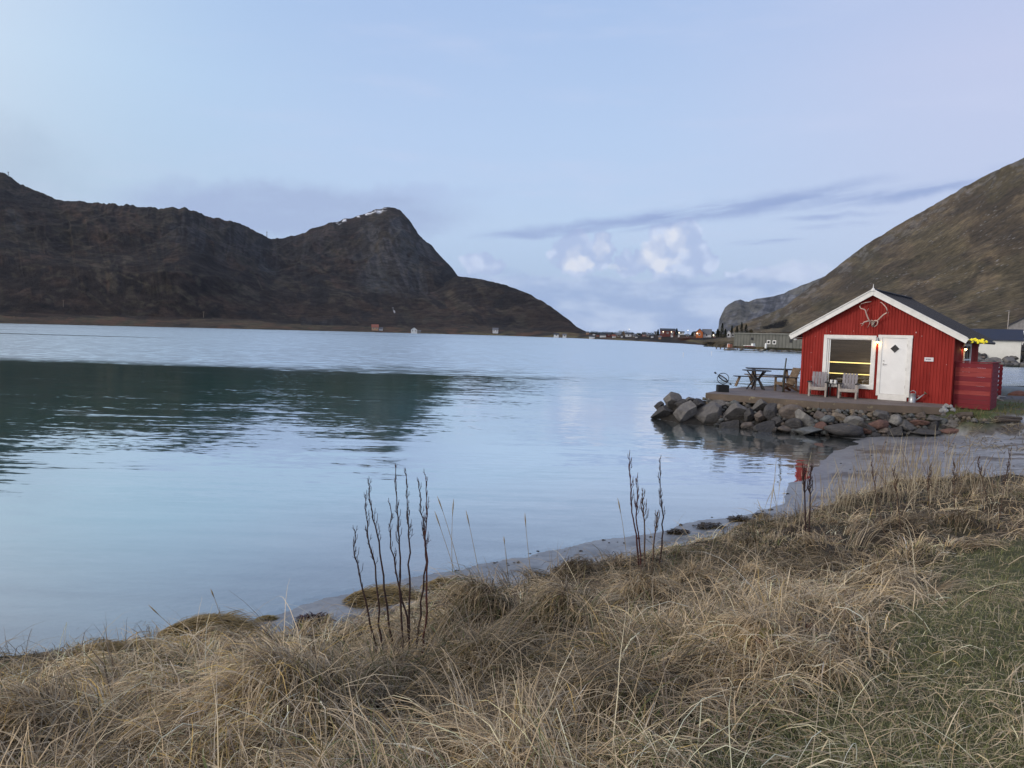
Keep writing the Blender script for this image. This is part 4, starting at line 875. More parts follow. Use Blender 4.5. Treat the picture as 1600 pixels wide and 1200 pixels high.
MB().box((xl + .06, LN / 2, zl - .03), (.08, LN + .4, .05)).build('gutter', white_trim, rf)
MB().tube([(xr + .05, -FO, zr - .0), (xr + .05, LN + BO, zr - .02)], .05, 8).build('gutter', black_metal, rf)
MB().lathe([(.01, 0), (.07, -.03), (.06, -.07), (.02, -.09)], (xl + .16, -.12, zl - .02), 10).build('eave_lamp', white_trim, rf)
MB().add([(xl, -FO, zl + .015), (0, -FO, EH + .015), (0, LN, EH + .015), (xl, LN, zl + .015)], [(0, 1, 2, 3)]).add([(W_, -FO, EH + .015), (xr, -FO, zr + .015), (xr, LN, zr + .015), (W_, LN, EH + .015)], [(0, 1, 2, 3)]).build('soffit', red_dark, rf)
# side window with its lamp
sw = MB()
for (ya, yb, za, zb) in [(SY0 - .09, SY1 + .09, SZ1 - .01, SZ1 + .09), (SY0 - .09, SY1 + .09, SZ0 - .09, SZ0 + .01), (SY0 - .09, SY0 + .01, SZ0, SZ1), (SY1 - .01, SY1 + .09, SZ0, SZ1), (SY0, SY1, 1.44, 1.50)]: sw.box((W_ + .03, (ya + yb) / 2, (za + zb) / 2), (.05, yb - ya, zb - za - .004))
sw = sw.build('window', white_paint, cabin)
MB().add([(W_ - .01, SY0, SZ0), (W_ - .01, SY1, SZ0), (W_ - .01, SY1, SZ1), (W_ - .01, SY0, SZ1)], [(0, 1, 2, 3)]).build('pane', dark_glass, sw)
lm = MB().box((W_ + .05, 1.55, 1.92), (.06, .05, .07)).lathe([(.022, 1.95), (.075, 1.86), (.072, 1.855), (.02, 1.93)], (W_ + .12, 1.55, 0), 14).build('wall_lamp', zinc, cabin)
MB().lathe([(.008, 1.89), (.030, 1.86), (.034, 1.84), (.02, 1.81), (.005, 1.80)], (W_ + .12, 1.55, 0), 12).build('bulb', lamp_glow, lm, True)
point((W_ + .12, 1.55, 1.78), .9)
MB().box((W_ / 2, -.01, -.02), (W_, .05, .05)).build('plinth', deck_edge, cabin)
def cw(x, y, z):  # cabin local -> world
    return np.array([L0[0] + x * math.cos(CA) - y * math.sin(CA), L0[1] + x * math.sin(CA) + y * math.cos(CA), DZ + z])
# reindeer antlers hung under the gable; drawn in the plane of the wall, then bowed outwards
an_ = empty('reindeer_antlers', tuple(cw(2.36, -.03, 2.62)), CA); tag(an_, 'bleached reindeer antlers on a skull plate hung high on the red gable', 'antlers')
def ap(pp, depth=0): # pixel in the zoomed study (17.14x) -> local; skull centre 590,790
    return ((pp[0] - 590) / 17.14 / 39, -.04 - depth, (790 - pp[1]) / 17.14 / 42)
def beam(pts, r, dmax=.22):
    n = len(pts); mb_ = MB(); P_ = [ap(p, dmax * math.sin(math.pi * k / (n - 1) * .8)) for k, p in enumerate(pts)]
    rs = [r * (1 - .6 * k / (n - 1)) for k in range(n)]; return mb_.tube(P_, rs, 7)
l_ = beam([(560, 720), (515, 700), (490, 620), (465, 540), (452, 470), (430, 430), (345, 400), (318, 350), (350, 290), (430, 255), (550, 232)], .027); b2 = beam([(455, 470), (480, 430), (490, 400)], .014, .1); l_.add(b2.v, b2.f); l_.build('antler', bone, an_, True)
l_ = beam([(620, 720), (700, 700), (760, 635), (830, 560), (905, 505), (915, 450), (890, 380), (830, 310), (790, 270), (740, 245)], .027); b2 = beam([(905, 505), (925, 490), (918, 520)], .012, .1); l_.add(b2.v, b2.f); l_.build('antler', bone, an_, True)
l_ = beam([(560, 730), (500, 715), (430, 745), (400, 790), (385, 830)], .028, .2)
for q in ([(400, 780), (350, 780), (330, 795)], [(395, 800), (370, 830), (360, 835)], [(500, 715), (545, 760), (530, 830), (490, 880)]): b2 = beam(q, .012, .15); l_.add(b2.v, b2.f)
l_.build('brow_tine', bone, an_, True)
l_ = beam([(620, 725), (690, 700), (725, 740), (715, 810), (670, 850), (640, 860)], .026, .2); b2 = beam([(640, 730), (600, 800), (580, 840)], .014, .12); l_.add(b2.v, b2.f); l_.build('brow_tine', bone, an_, True)
MB().lathe([(.01, -.10), (.035, -.08), (.055, -.02), (.065, .04), (.05, .08), (.01, .10)], (0, -.03, 0), 12).build('skull', bone_dark, an_, True)
MB().tube([ap((540, 725)), ap((570, 690), .05), (0.02, -.09, .10), ap((650, 690), .05), ap((680, 720))], .016, 7).build('skull_plate', bone, an_, True)
# lit yellow garland bundled at the right eave
gd = empty('light_garland', tuple(cw(xr + .02, -.15, zr + .03)), CA); tag(gd, 'bundle of lit yellow string lights at the right eave corner of the cabin roof', 'string lights')
rg = random.Random(4); wire = []; bulb0 = None
for k in range(84):
    u = (k + rg.random()) / 84; yy = u * 3.1
    p = (rg.gauss(0, .05) + .03, yy, rg.gauss(0, .035) + .02 * math.sin(u * 12))
    if .44 < u < .52: p = (p[0] * .4, p[1], p[2] * .3)
    wire.append((u, p))
    if bulb0 is None: bulb0 = MB().lathe([(.002, -.034), (.032, -.016), (.034, .016), (.002, .034)], (0, 0, 0), 7).build('bulb', garland_glow, gd); b_ = bulb0
    else: b_ = bulb0.copy(); col.objects.link(b_); b_.parent = gd
    b_.location = p
wire.sort(); MB().tube([p for u, p in wire], .006, 4).build('cable', black_metal, gd)
def rel(px, py, z, ang=0):
    p = atz(px, py, z); return p
# ------------------------------------------------------------------ garden chairs
def adirondack(name, mt_a, mt_b, label, loc, rz, arm=None, group=None):
    r = empty(name, loc, rz); tag(r, label, 'chair', group)          # front of the chair towards -y
    for sx_ in (-1, 1):
        MB().box((sx_ * .29, -.25, .27), (.06, .07, .54)).build('leg', mt_a, r)
        MB().bar((sx_ * .29, .42, .02), (sx_ * .29, -.22, .33), .04, .08).build('leg', mt_a, r)
        MB().box((sx_ * .31, .02, .555), (.13, .62, .035)).build('armrest', arm or mt_b, r)
        MB().box((sx_ * .29, .26, .30), (.05, .06, .50)).build('rear_post', mt_a, r)
    st = MB()
    for k in range(5): st.box((0, -.20 + k * .10, .35 - k * .028), (.56, .088, .025), (-.27, 0, 0))
    st.build('seat', mt_a, r)
    MB().box((0, -.285, .31), (.56, .03, .10)).build('apron', mt_a, r)
    bk = MB()
    for k in range(5):
        x_ = (k - 2) * .105; bk.bar((x_, .20, .26), (x_ * 1.0, .46, .92), .09, .025)
    b_ = bk.build('backrest', mt_b, r); MB().bar((-.27, .40, .72), (.27, .40, .72), .05, .03).bar((-.27, .28, .42), (.27, .28, .42), .05, .03).build('backrest_rail', mt_a, b_)
    return r
p = cw(.80, -.60, 0); c1 = adirondack('garden_chair', wood_pale, wood_grey, 'slatted wooden garden chair with blue-grey back left of the window', (p[0], p[1], DZ), CA + .22, wood_dark, 'garden chairs facing the water under the window')
p = cw(1.83, -.60, 0); c2 = copy_tree(c1); c2.location = (p[0], p[1], DZ); c2.rotation_euler = (0, 0, CA + .16); c1.scale = c2.scale = (.94, .94, .94); c2['label'] = 'slatted wooden garden chair with lilac-grey back in front of the window'
p = atz(1232, 613, DZ); adirondack('garden_chair', wood_brown, wood_brown, 'brown wooden garden chair seen side on between the picnic table and the cabin corner', (p[0], p[1] + .35, DZ), rad(-78), wood_dark)
# little table with cups between the chairs
p = cw(1.32, -.50, 0); r = empty('side_table', (p[0], p[1], DZ), CA); tag(r, 'small dark slatted side table between the two front garden chairs', 'table')
mb = MB()
for k in range(4): mb.box((0, -.15 + k * .10, .48), (.42, .09, .025))
mb.build('table_top', wood_dark, r)
for sx_ in (-1, 1):
    for sy_ in (-1, 1): MB().box((sx_ * .17, sy_ * .15, .235), (.04, .04, .465)).build('leg', wood_dark, r)
for dx_, lb_ in ((.04, 'white mug on the dark side table, nearer the door'), (-.10, 'white mug on the dark side table, nearer the left chair')):
    q_ = cw(1.32 + dx_ + .02, -.58, .494); o = MB().lathe([(.034, 0), (.040, .02), (.042, .13), (.036, .13), (.034, .02)], (0, 0, 0), 14).tube([(.04, 0, .10), (.075, 0, .09), (.075, 0, .04), (.04, 0, .03)], .007, 6).build('mug', white_paint); o.location = q_; tag(o, lb_, 'mug')
# watering can
p = cw(3.78, -.22, 0); r = empty('watering_can', (p[0], p[1], DZ), CA + .1); tag(r, 'zinc watering can with long spout standing right of the white door', 'watering can')
MB().lathe([(.118, 0), (.118, .015), (.112, .02), (.105, .29), (.110, .30), (.100, .30), (.098, .285)], (0, 0, 0), 20).build('body', zinc, r, True)
MB().tube([(.09, 0, .07), (.20, 0, .17), (.36, 0, .33)], [.030, .022, .014], 10).build('spout', zinc, r, True)
MB().tube([(.345, 0, .315), (.375, 0, .345)], [.014, .060], 12).tube([(.375, 0, .345), (.385, 0, .355)], [.062, .062], 12).build('rose', M('dull brass', (.20, .19, .12), (.15, .14, .10), 10, .5, .2, 20, metal=.5), r)
MB().tube([(-.09, 0, .29), (-.07, 0, .37), (0, 0, .41), (.08, 0, .37), (.09, 0, .29)], .012, 8).tube([(.08, 0, .22), (.20, 0, .235), (.26, 0, .23)], .006, 6).build('handle', zinc, r, True)
MB().add([(0, -.10, .30), (.10, 0, .30), (0, .10, .30), (0, 0, .33)], [(0, 1, 3), (1, 2, 3), (0, 3, 2)]).build('hood', zinc, r)
# armillary sundial on a black block
p = atz(1130, 613, DZ); pb = (p[0], p[1] + .1)
o = MB().box((0, 0, .13), (.40, .30, .26)).box((0, 0, .264), (.36, .26, .01)).box((.02, -.152, .13), (.035, .006, .25)).build('planter', M('black planter', (.008, .009, .010), (.014, .015, .016), 6, .7, .3, 20), bevel=.008)
o.location = (pb[0], pb[1], DZ); tag(o, 'black square planter block near the seaward corner of the deck', 'planter')
r = empty('armillary_sundial', (pb[0], pb[1], DZ + .265), rad(-12)); tag(r, 'black hooped armillary sundial with a slanting arrow on the black block', 'sundial')
def ring(rad_, tiltx, tilty, w_, h_, c_=(0, 0, .235)):
    from mathutils import Euler
    R3 = Euler((tiltx, tilty, 0)).to_matrix(); mb_ = MB(); n = 36; P_ = []
    for k in range(n):
        t1 = 2 * math.pi * k / n; d_ = Vector((math.cos(t1), 0, math.sin(t1)))
        for rr_, yy in ((rad_ - h_, -w_), (rad_, -w_), (rad_, w_), (rad_ - h_, w_)): P_.append(Vector(c_) + R3 @ (d_ * rr_ + Vector((0, yy, 0))))
    fs = [(k * 4 + j, ((k + 1) % n) * 4 + j, ((k + 1) % n) * 4 + (j + 1) % 4, k * 4 + (j + 1) % 4) for k in range(n) for j in range(4)]; return mb_.add(P_, fs)
ring(.215, 0, 0, .008, .012).build('meridian_ring', black_metal, r)
ring(.205, rad(75), rad(35), .022, .010).build('hour_band', black_metal, r)
ring(.200, 0, 0, .006, .008).build('ring', black_metal, r); ring(.210, rad(20), rad(0), .006, .008).build('ring', black_metal, r)
d_ = Vector((math.cos(rad(-35)), 0, math.sin(rad(-35)))); c0 = Vector((0, 0, .235))
MB().tube([c0 - d_ * .34, c0 + d_ * .36], .006, 6).build('arrow_shaft', black_metal, r)
MB().tube([c0 + d_ * .30, c0 + d_ * .40], [.038, .002], 8).build('arrow_head', black_metal, r)
mb = MB()
for s_ in (-1, 1): mb.box(c0 - d_ * .35, (.08, .006, .05), (0, rad(35) + s_ * .3, 0))
mb.box(c0 - d_ * .35, (.08, .05, .006), (0, rad(35), 0)); mb.build('arrow_fletching', black_metal, r)
MB().tube([(0, 0, 0), (0, 0, .03)], [.05, .012], 10).build('stand', black_metal, r)
# round dark table with crossed legs
p = atz(1181, 609, DZ); r = empty('round_table', (p[0], p[1], DZ), rad(10)); tag(r, 'dark round garden table with splayed crossed legs on the far left of the deck', 'table')
tp = MB()
for k in range(8):
    x_ = -.42 + k * .12; w2 = math.sqrt(max(.50 ** 2 - x_ ** 2, .02)); tp.box((x_, 0, .76), (.112, 2 * w2, .035))
tp.build('table_top', wood_dark, r)
for k in range(5):
    a_ = k * 2 * math.pi / 5 + .3; MB().bar((.10 * math.cos(a_), .10 * math.sin(a_), .42), (.36 * math.cos(a_), .36 * math.sin(a_), .01), .05, .05).bar((.10 * math.cos(a_), .10 * math.sin(a_), .42), (.36 * math.cos(a_), .36 * math.sin(a_), .735), .045, .045).build('leg', wood_dark, r)
MB().lathe([(.13, .36), (.14, .42), (.13, .48)], (0, 0, 0), 10).build('hub', wood_dark, r)
# A-frame picnic table behind
def picnic(loc, rz, label, L_=1.9):
    r = empty('picnic_table', loc, rz); tag(r, label, 'picnic table')
    mb = MB()
    for k in range(5): mb.box((0, -.32 + k * .16, .75), (L_, .145, .04))
    mb.build('table_top', wood_dark, r)
    for s_ in (-1, 1):
        b_ = MB()
        for k in range(2): b_.box((0, s_ * (.66 + k * .15), .45), (L_, .13, .04))
        b_.build('bench', wood_brown, r)
    for x_ in (-.65, .65):
        for s_ in (-1, 1): MB().bar((x_, s_ * .70, .01), (x_, s_ * .22, .73), .09, .05).build('leg', wood_brown, r)
        MB().box((x_ + .04, 0, .41), (.04, 1.62, .09)).build('crossbar', wood_brown, r)
    return r
p = atz(1207, 604, DZ); picnic((p[0] - .15, p[1], DZ), rad(-12), 'brown wooden picnic table with dark top behind the round table')
p = atz(1176, 605, DZ); r = empty('bench', (p[0] - .25, p[1] + .3, DZ), rad(5)); tag(r, 'low dark bench at the seaward side of the round table', 'bench')
MB().box((0, 0, .43), (.9, .28, .035)).build('seat', wood_dark, r)
for s_ in (-1, 1): MB().bar((s_ * .38, 0, .01), (s_ * .22, 0, .41), .2, .04).build('leg', wood_brown, r)
p = atz(1223, 613, DZ); p2 = p; o = MB().tube([(0, 0, 0), (.02, 0, .7), (.07, 0, 1.30)], [.030, .028, .026], 8).tube([(0, 0, 0), (0, 0, .012)], [.09, .08], 10).build('pole', M('tarnished pole', (.09, .10, .09), (.05, .06, .055), 10, .6, .2, 20), smooth=True); o.location = (p[0], p[1], DZ); tag(o, 'bare dark green pole standing on the deck left of the cabin', 'pole')

# ------------------------------------------------------------------ red board screen, rail fence, ground objects on the right
def ground_pt(px, py):
    p = ground_at(px, py); return p
p = cw(W_ + .0, .30, 0); sc0 = empty('board_screen', (p[0], p[1], .93), CA); tag(sc0, 'chest high screen of reddish boards against the right wall of the cabin', 'screen')
zt = 1.50; nbd = 8; cols_ = [M('dark crimson board', (.16, .015, .024), (.20, .020, .028), 3, .75, .4, 25, (.6, .6, 5)), M('faded coral board', (.33, .060, .052), (.24, .036, .036), 3, .78, .4, 25, (.6, .6, 5), wear=((.22, .02, .03), 6, .6))]
pat = [0, 0, 0, 1, 0, 1, 0, 1, 1, 0]; hb = zt / 10
SW_ = 1.02
for k in range(10): MB().box((.05 + SW_ / 2, .0 + random.uniform(-.003, .003), .0 + hb * (k + .5)), (SW_, .024, hb - .006)).build('board', cols_[pat[k]], sc0)
for k in range(10): MB().box((.05 + SW_ + .014, .72, hb * (k + .5)), (.024, 1.45, hb - .006)).build('board', cols_[0], sc0)
MB().box((.05 + SW_ / 2, .0, zt + .03), (SW_ + .06, .10, .03)).box((.05 + SW_ + .02, .75, zt + .03), (.10, 1.42, .03)).build('cap_board', cols_[0], sc0)
for q_ in ((.09, .04), (SW_ + .0, .04), (SW_ + .0, 1.38)): MB().box((q_[0], q_[1], zt / 2), (.07, .05, zt)).build('post', red_dark, sc0)
p = atd(1541, 605, 30.5); fe = empty('rail_fence', (p[0], p[1], .90), rad(-12)); tag(fe, 'dark red rail fence behind the board screen beside the cabin', 'fence')
for x_ in (0, .24, .50):
    MB().box((x_, 0, .68), (.09, .08, 1.36)).build('post', red_dark, fe)
for k in range(6): MB().box((.25, -.05, .22 + k * .19), (.60, .025, .10)).build('rail', red_dark, fe)
MB().box((.02, .7, 1.0), (.03, 1.5, .16)).box((.02, .7, .6), (.03, 1.5, .16)).box((.02, .7, .25), (.03, 1.5, .16)).build('rail', red_dark, fe)
# white stones heaped at the deck's right corner
for k, (px, py, w2) in enumerate([(1490, 629, 6), (1484, 632, 6), (1479, 635, 7), (1474, 638, 7), (1484, 638, 9), (1477, 642, 8), (1489, 641, 6), (1471, 643, 7)]):
    p = atz(px, py, 1.0); o = bpy.data.objects.new('stone', SML[k % 4]); col.objects.link(o); k_ = p[1] / F; o.location = (p[0], p[1], 1.0 + w2 * k_ * .2); o.scale = (w2 * k_ * .62, w2 * k_ * .5, w2 * k_ * .5); o.rotation_euler = (0, .2, k); o.color = (.36, .37, .37, 1)
    tag(o, 'pale grey stone heaped at the right end of the deck beside the board screen', 'stone', 'pale stones at the right end of the deck')
def lay(px, py): q = ground_at(px, py); return Vector(q)
# overturned dinghy with a rusty cover by the inlet
p = lay(1575, 617); r = empty('dinghy', (p[0], p[1], p[2]), rad(8)); tag(r, 'small upturned grey dinghy on the grass by the inlet behind the cabin', 'boat')
def hull(L_, B_, H_, n=14, m_=9):
    vs = []; fs = []
    for i_ in range(n + 1):
        u = i_ / n * 2 - 1; b_ = B_ / 2 * (1 - abs(u) ** 2.6) + .02; h_ = H_ * (1 - .35 * abs(u) ** 3)
        for j in range(m_ + 1):
            a_ = math.pi * j / m_; vs.append((u * L_ / 2, -math.cos(a_) * b_, math.sin(a_) ** .7 * h_ if 0 < j < m_ else 0))
    for i_ in range(n):
        for j in range(m_): fs.append((i_ * (m_ + 1) + j, (i_ + 1) * (m_ + 1) + j, (i_ + 1) * (m_ + 1) + j + 1, i_ * (m_ + 1) + j + 1))
    return MB().add(vs, fs)
hull(2.3, 1.0, .38).build('hull', M('faded blue-grey hull', (.10, .13, .15), (.16, .19, .20), 4, .55, .2, 10), r, True); MB().bar((-1.15, 0, .36), (1.15, 0, .36), .04, .05).build('keel', black_metal, r)
p = lay(1592, 618); o = MB().lathe([(.75, 0), (.70, .12), (.42, .26), (.15, .34), (.02, .36)], (0, 0, 0), 9).build('tarpaulin', M('rust brown tarpaulin', (.16, .065, .035), (.10, .04, .025), 3, .7, .8, 5)); o.scale = (.75, .45, .6); o.location = p; tag(o, 'crumpled rust brown tarpaulin on the grass right of the upturned dinghy', 'tarpaulin')
for (a, b, r_, lb) in [((1550, 627), (1568, 629), .05, 'bleached driftwood stick lying on the grass right of the board screen, nearer one'), ((1558, 625), (1572, 623), .045, 'bleached driftwood stick lying on the grass right of the board screen, farther one'),
                       ((1545, 618), (1551, 624), .03, 'thin pale stick leaning in the grass at the foot of the rail fence')]:
    A_ = lay(*a) + Vector((0, 0, .06)); B_ = lay(*b) + Vector((0, 0, .06)); mid = (A_ + B_) / 2 + Vector((0, .15, .05)); o = MB().tube([A_, mid, B_], [r_, r_ * .9, r_ * .5], 7).build('driftwood', drift, smooth=True); tag(o, lb, 'driftwood')
# rotten timbers of an old culvert at the end of the wall and along the bank
for (a, b, r_, lb) in [((1496, 655), (1520, 653), .10, 'rotten dark timber spanning the gap at the right end of the boulder wall'), ((1555, 658), (1596, 659), .06, 'upper dark timber lying along the bank above the sand on the right'), ((1557, 662), (1592, 663), .06, 'lower dark timber lying along the bank above the sand on the right')]:
    A_ = lay(*a) + Vector((0, 0, .1)); B_ = lay(*b) + Vector((0, 0, .1)); o = MB().tube([A_, (A_ * 2 + B_) / 3 + Vector((0, 0, .02)), B_], [r_, r_ * .95, r_ * .8], 8).build('timber', old_timber); tag(o, lb, 'timber')
pc = atd(1506, 671, wall_depth(1500, 668) + .2); r = empty('culvert', tuple(pc), rad(-14)); tag(r, 'square mouth of a dark timber culvert right of the egg-shaped boulder', 'culvert')
MB().box((-.24, 0, .2), (.07, .4, .42)).build('post', old_timber, r); MB().box((.24, 0, .2), (.07, .4, .42)).build('post', old_timber, r); MB().box((0, 0, .44), (.62, .4, .07)).build('lintel', old_timber, r); mb = MB()
for k in range(4): mb.box((-.15 + k * .1, .12, .2), (.09, .03, .4))
mb.build('back_boards', old_timber, r)

# ------------------------------------------------------------------ buildings across the inlet
wall_white = M('white boarded wall', (.74, .75, .70), (.66, .67, .62), 1.2, .6, .1, 8)
wall_grey = M('grey fibre cement panels', (.155, .16, .145), (.115, .12, .11), .5, .8, .2, 4, wear=((.20, .21, .19), .9, .62))
slate_wall = M('grey shingle wall', (.17, .17, .175), (.28, .28, .28), 2.5, .8, .4, 12)
def facing(px, D_): p = atd(px, hor(px), D_); return math.atan2(p[0], p[1])
def gabled(name, label, cat, px, py, D_, w_, d_, h_, rh, yaw, mw_, mr, wins=(), ridge='x', group=None, lamps=(), chim=False, found=None):
    """house whose front left ... front centre base sits at the pixel; ridge along x (eaves to us) or y (gable to us). wins: (face x, z, w, h)"""
    p = atd(px, py, D_); r = empty(name, tuple(p), yaw); tag(r, label, cat, group); hw = w_ / 2; drop = 1.2
    if ridge == 'x':
        MB().add([(-hw, 0, -drop), (hw, 0, -drop), (hw, 0, h_), (-hw, 0, h_), (-hw, d_, -drop), (hw, d_, -drop), (hw, d_, h_), (-hw, d_, h_), (-hw, d_ / 2, h_ + rh), (hw, d_ / 2, h_ + rh)], [(0, 1, 2, 3), (5, 4, 7, 6), (4, 0, 3, 8, 7), (1, 5, 6, 9, 2)]).build('wall', mw_, r)
        rf_ = MB()
        for s_ in (0, 1): y_ = -.35 if s_ == 0 else d_ + .35; rf_.add([(-hw - .3, y_, h_ - .35 * rh / (d_ / 2)), (hw + .3, y_, h_ - .35 * rh / (d_ / 2)), (hw + .3, d_ / 2, h_ + rh), (-hw - .3, d_ / 2, h_ + rh), (-hw - .3, y_, h_ + .14 - .35 * rh / (d_ / 2)), (hw + .3, y_, h_ + .14 - .35 * rh / (d_ / 2)), (hw + .3, d_ / 2, h_ + rh + .14), (-hw - .3, d_ / 2, h_ + rh + .14)], [(0, 1, 2, 3), (4, 5, 6, 7), (0, 1, 5, 4), (1, 2, 6, 5), (0, 3, 7, 4)])
    else:
        MB().extr([(-hw, -drop), (hw, -drop), (hw, h_), (0, h_ + rh), (-hw, h_)], 0, d_).build('wall', mw_, r)
        s2 = rh / hw; rf_ = MB().extr([(-hw - .35, h_ - .35 * s2 + .02), (0, h_ + rh + .02), (hw + .35, h_ - .35 * s2 + .02), (hw + .35, h_ - .35 * s2 + .18), (0, h_ + rh + .18), (-hw - .35, h_ - .35 * s2 + .18)], -.3, d_ + .3)
    ro = rf_.build('roof', mr, r)
    if chim: MB().box((hw * .3, d_ / 2, h_ + rh + .3), (.5, .5, 1.1)).build('chimney', slate_wall, ro)
    for (x_, z_, a_, b_) in wins:
        wn_ = MB().box((x_, -.03, z_), (a_ + .2, .05, b_ + .2)).build('window', white_paint, r); MB().box((x_, -.062, z_), (a_, .01, b_)).build('pane', dark_glass, wn_)
    for (x_, z_, s_) in lamps: MB().lathe([(.01, -s_), (s_, 0), (.01, s_)], (x_, -.25, z_), 8).build('lamp', lamp_far, r)
    return r
lamp_far = M('far lit lamp', (1, .9, .7), None, 5, .4, 0, 5, emit=(1, .85, .6, 2.5))
# white boathouse
r = gabled('boathouse', 'white boathouse with a dark sheet roof on rocks across the inlet', 'boathouse', 1551, 555.5, 116, 7.2, 5, 2.55, 1.5, -facing(1553, 116) + rad(3), wall_white, roof_slate, [(-2.2, 1.75, .7, .9)])
MB().box((-3.1, -.03, .95), (.7, .06, 1.7)).build('door', white_paint, r)
o = MB().tube([(0, 0, 0), (.05, 0, 4.9)], [.09, .05], 8).lathe([(.10, 4.88), (.11, 4.95), (.02, 5.02)], (.05, 0, 0), 8).build('flagpole', wood_pale, smooth=True); p = atd(1573, 530, 135); o.location = p; tag(o, 'bare pale flagpole rising behind the white boathouse roof', 'flagpole')
gabled('grey_house', 'grey shingled house cut by the right edge beyond the boathouse', 'house', 1616, 549, 138, 8.6, 8, 4.7, 2.6, -facing(1600, 138) - rad(6), slate_wall, roof_slate, [(-3.2, 3.0, .8, 1.3), (-1.4, 3.0, .8, 1.3), (-3.2, .9, .8, 1.2), (-1.4, .9, .8, 1.2)], 'y')
# parked car
def car(loc, rz, label, paint):
    r = empty('parked_car', loc, rz); tag(r, label, 'car')
    MB().extr([(-2.1, .35), (-2.05, .85), (-1.2, .98), (.9, 1.0), (1.9, .88), (2.1, .6), (2.1, .3)], -.85, .85).build('body', paint, r, bevel=.08)
    MB().extr([(-1.6, .96), (-1.1, 1.42), (.4, 1.46), (1.15, .98)], -.74, .74).build('cabin', dark_glass, r, bevel=.06); MB().extr([(-1.15, 1.42), (.38, 1.46), (.38, 1.49), (-1.1, 1.46)], -.70, .70).build('roof_panel', paint, r)
    for x_ in (-1.3, 1.35):
        for y_ in (-.80, .80): w_o = MB().lathe([(.32, -.11), (.32, .11)], (0, 0, 0), 18).build('wheel', black_metal, r); w_o.rotation_euler = (rad(90), 0, 0); w_o.location = (x_, y_, .32)
    for y_ in (-.6, .6): MB().box((2.06, y_, .68), (.1, .3, .14)).build('headlight', white_paint, r)
p = atd(1600, 553, 120); car(tuple(p), rad(-25), 'black car parked at the right edge between the boathouse and the grey house', M('black car paint', (.012, .013, .018), (.02, .02, .025), 2, .25, 0, 5, spec=.6))
# rocks of the far side of the inlet
LB2 = 'grey boulder in the rough rock bank below the white boathouse'
for k in range(60):
    px = random.uniform(1515, 1625); py = interp(px, [(1515, 567), (1570, 570), (1620, 573)]) - random.random() ** 1.3 * 12; D_ = 110 + (571 - py) * .45
    p = atd(px, py, D_); o = bpy.data.objects.new('boulder', (ANG + RND)[k % 13]); col.objects.link(o); s_ = random.uniform(.3, .95); o.scale = (s_, s_ * .8, s_ * .62); o.rotation_euler = (0, random.uniform(-.3, .3), random.uniform(0, 6)); o.location = p; o.color = (*random.choice([GREY, DK, BRN, GREY]), 1)
    tag(o, LB2, 'boulder', 'boulders of the bank below the boathouse')
for px, py, s_, lb in [(1554, 566, 1.25, 'big pointed grey boulder in the bank under the middle of the boathouse'), (1577, 566, 1.4, 'broad grey boulder in the bank under the right end of the boathouse')]:
    p = atd(px, py, 112); o = bpy.data.objects.new('boulder', ANG[2 if s_ < 1.3 else 4]); col.objects.link(o); o.scale = (s_ * .75, s_ * .6, s_ * .62); o.location = p; o.color = (*GREY, 1); tag(o, lb, 'boulder')

# long grey warehouse on the quay
pA = atd(1146, 547.5, 215); pB = atd(1262, 551.5, 190); dA = Vector((pB[0] - pA[0], pB[1] - pA[1], 0)); LW = dA.length; yw = math.atan2(dA.y, dA.x); zb = 1.0
r = empty('warehouse', (pA[0], pA[1], zb), yw); tag(r, 'long low grey panelled warehouse on the quay behind the cabin', 'warehouse')
WH = 3.55
MB().box((LW / 2, 4, WH / 2), (LW, 8, WH)).build('wall', wall_grey, r)
sm_ = MB(); k = 0; x_ = .4
while x_ < LW: sm_.box((x_, -.03, WH / 2), (.09, .06, WH)); x_ += 1.22
sm_.build('panel_battens', M('dark grey batten', (.09, .095, .085), (.07, .075, .07), 1, .8, .1, 4), r)
MB().box((LW / 2, 3.9, WH + .14), (LW + .4, 8.6, .30)).build('roof', M('pale roof edge', (.20, .21, .19), (.16, .165, .155), .6, .8, .1, 4), r)
def wx(px): # pixel column -> local x along the warehouse front
    d = ray(px, 540); n_v = Vector((-dA.y, dA.x, 0)).normalized(); t1 = (pA[0] * n_v.x + pA[1] * n_v.y) / (d[0] * n_v.x + d[1] * n_v.y); q = Vector((d[0] * t1 - pA[0], d[1] * t1 - pA[1], 0)); return q.dot(dA.normalized())
for px, a_, b_, z_, fr2 in [(1201, .85, .65, 1.4, 1), (1210, .85, .65, 1.4, 1), (1236, .9, .8, 1.9, 0), (1175, .9, .6, 2.2, 0)]:
    wn_ = MB().box((wx(px), -.07, z_), (a_ + (.4 if fr2 else .1), .05, b_ + (.4 if fr2 else .1))).build('window', white_paint if fr2 else wood_dark, r); MB().box((wx(px), -.10, z_), (a_, .01, b_)).build('pane', dark_glass, wn_)
for px, py, s_, mt_, lb in [(1139.5, 537, 1.0, M('faded orange bin', (.42, .17, .10), (.34, .14, .09), 2, .7, .2, 8), 'faded orange and white bin at the seaward end of the grey warehouse')]:
    p = atd(px, 545, 208); r2_ = empty('storage_bin', tuple(p), yw); tag(r2_, lb, 'bin'); MB().box((.2, 0, .65), (.9, .9, 1.3)).build('body', mt_, r2_); MB().box((-.35, 0, .7), (.18, .9, 1.4)).build('door', white_paint, r2_)
p = atd(1171, 543, 198); r2_ = empty('rowing_boat', tuple(p), yw + .1); tag(r2_, 'small red and white rowing boat drawn up in front of the grey warehouse', 'boat')
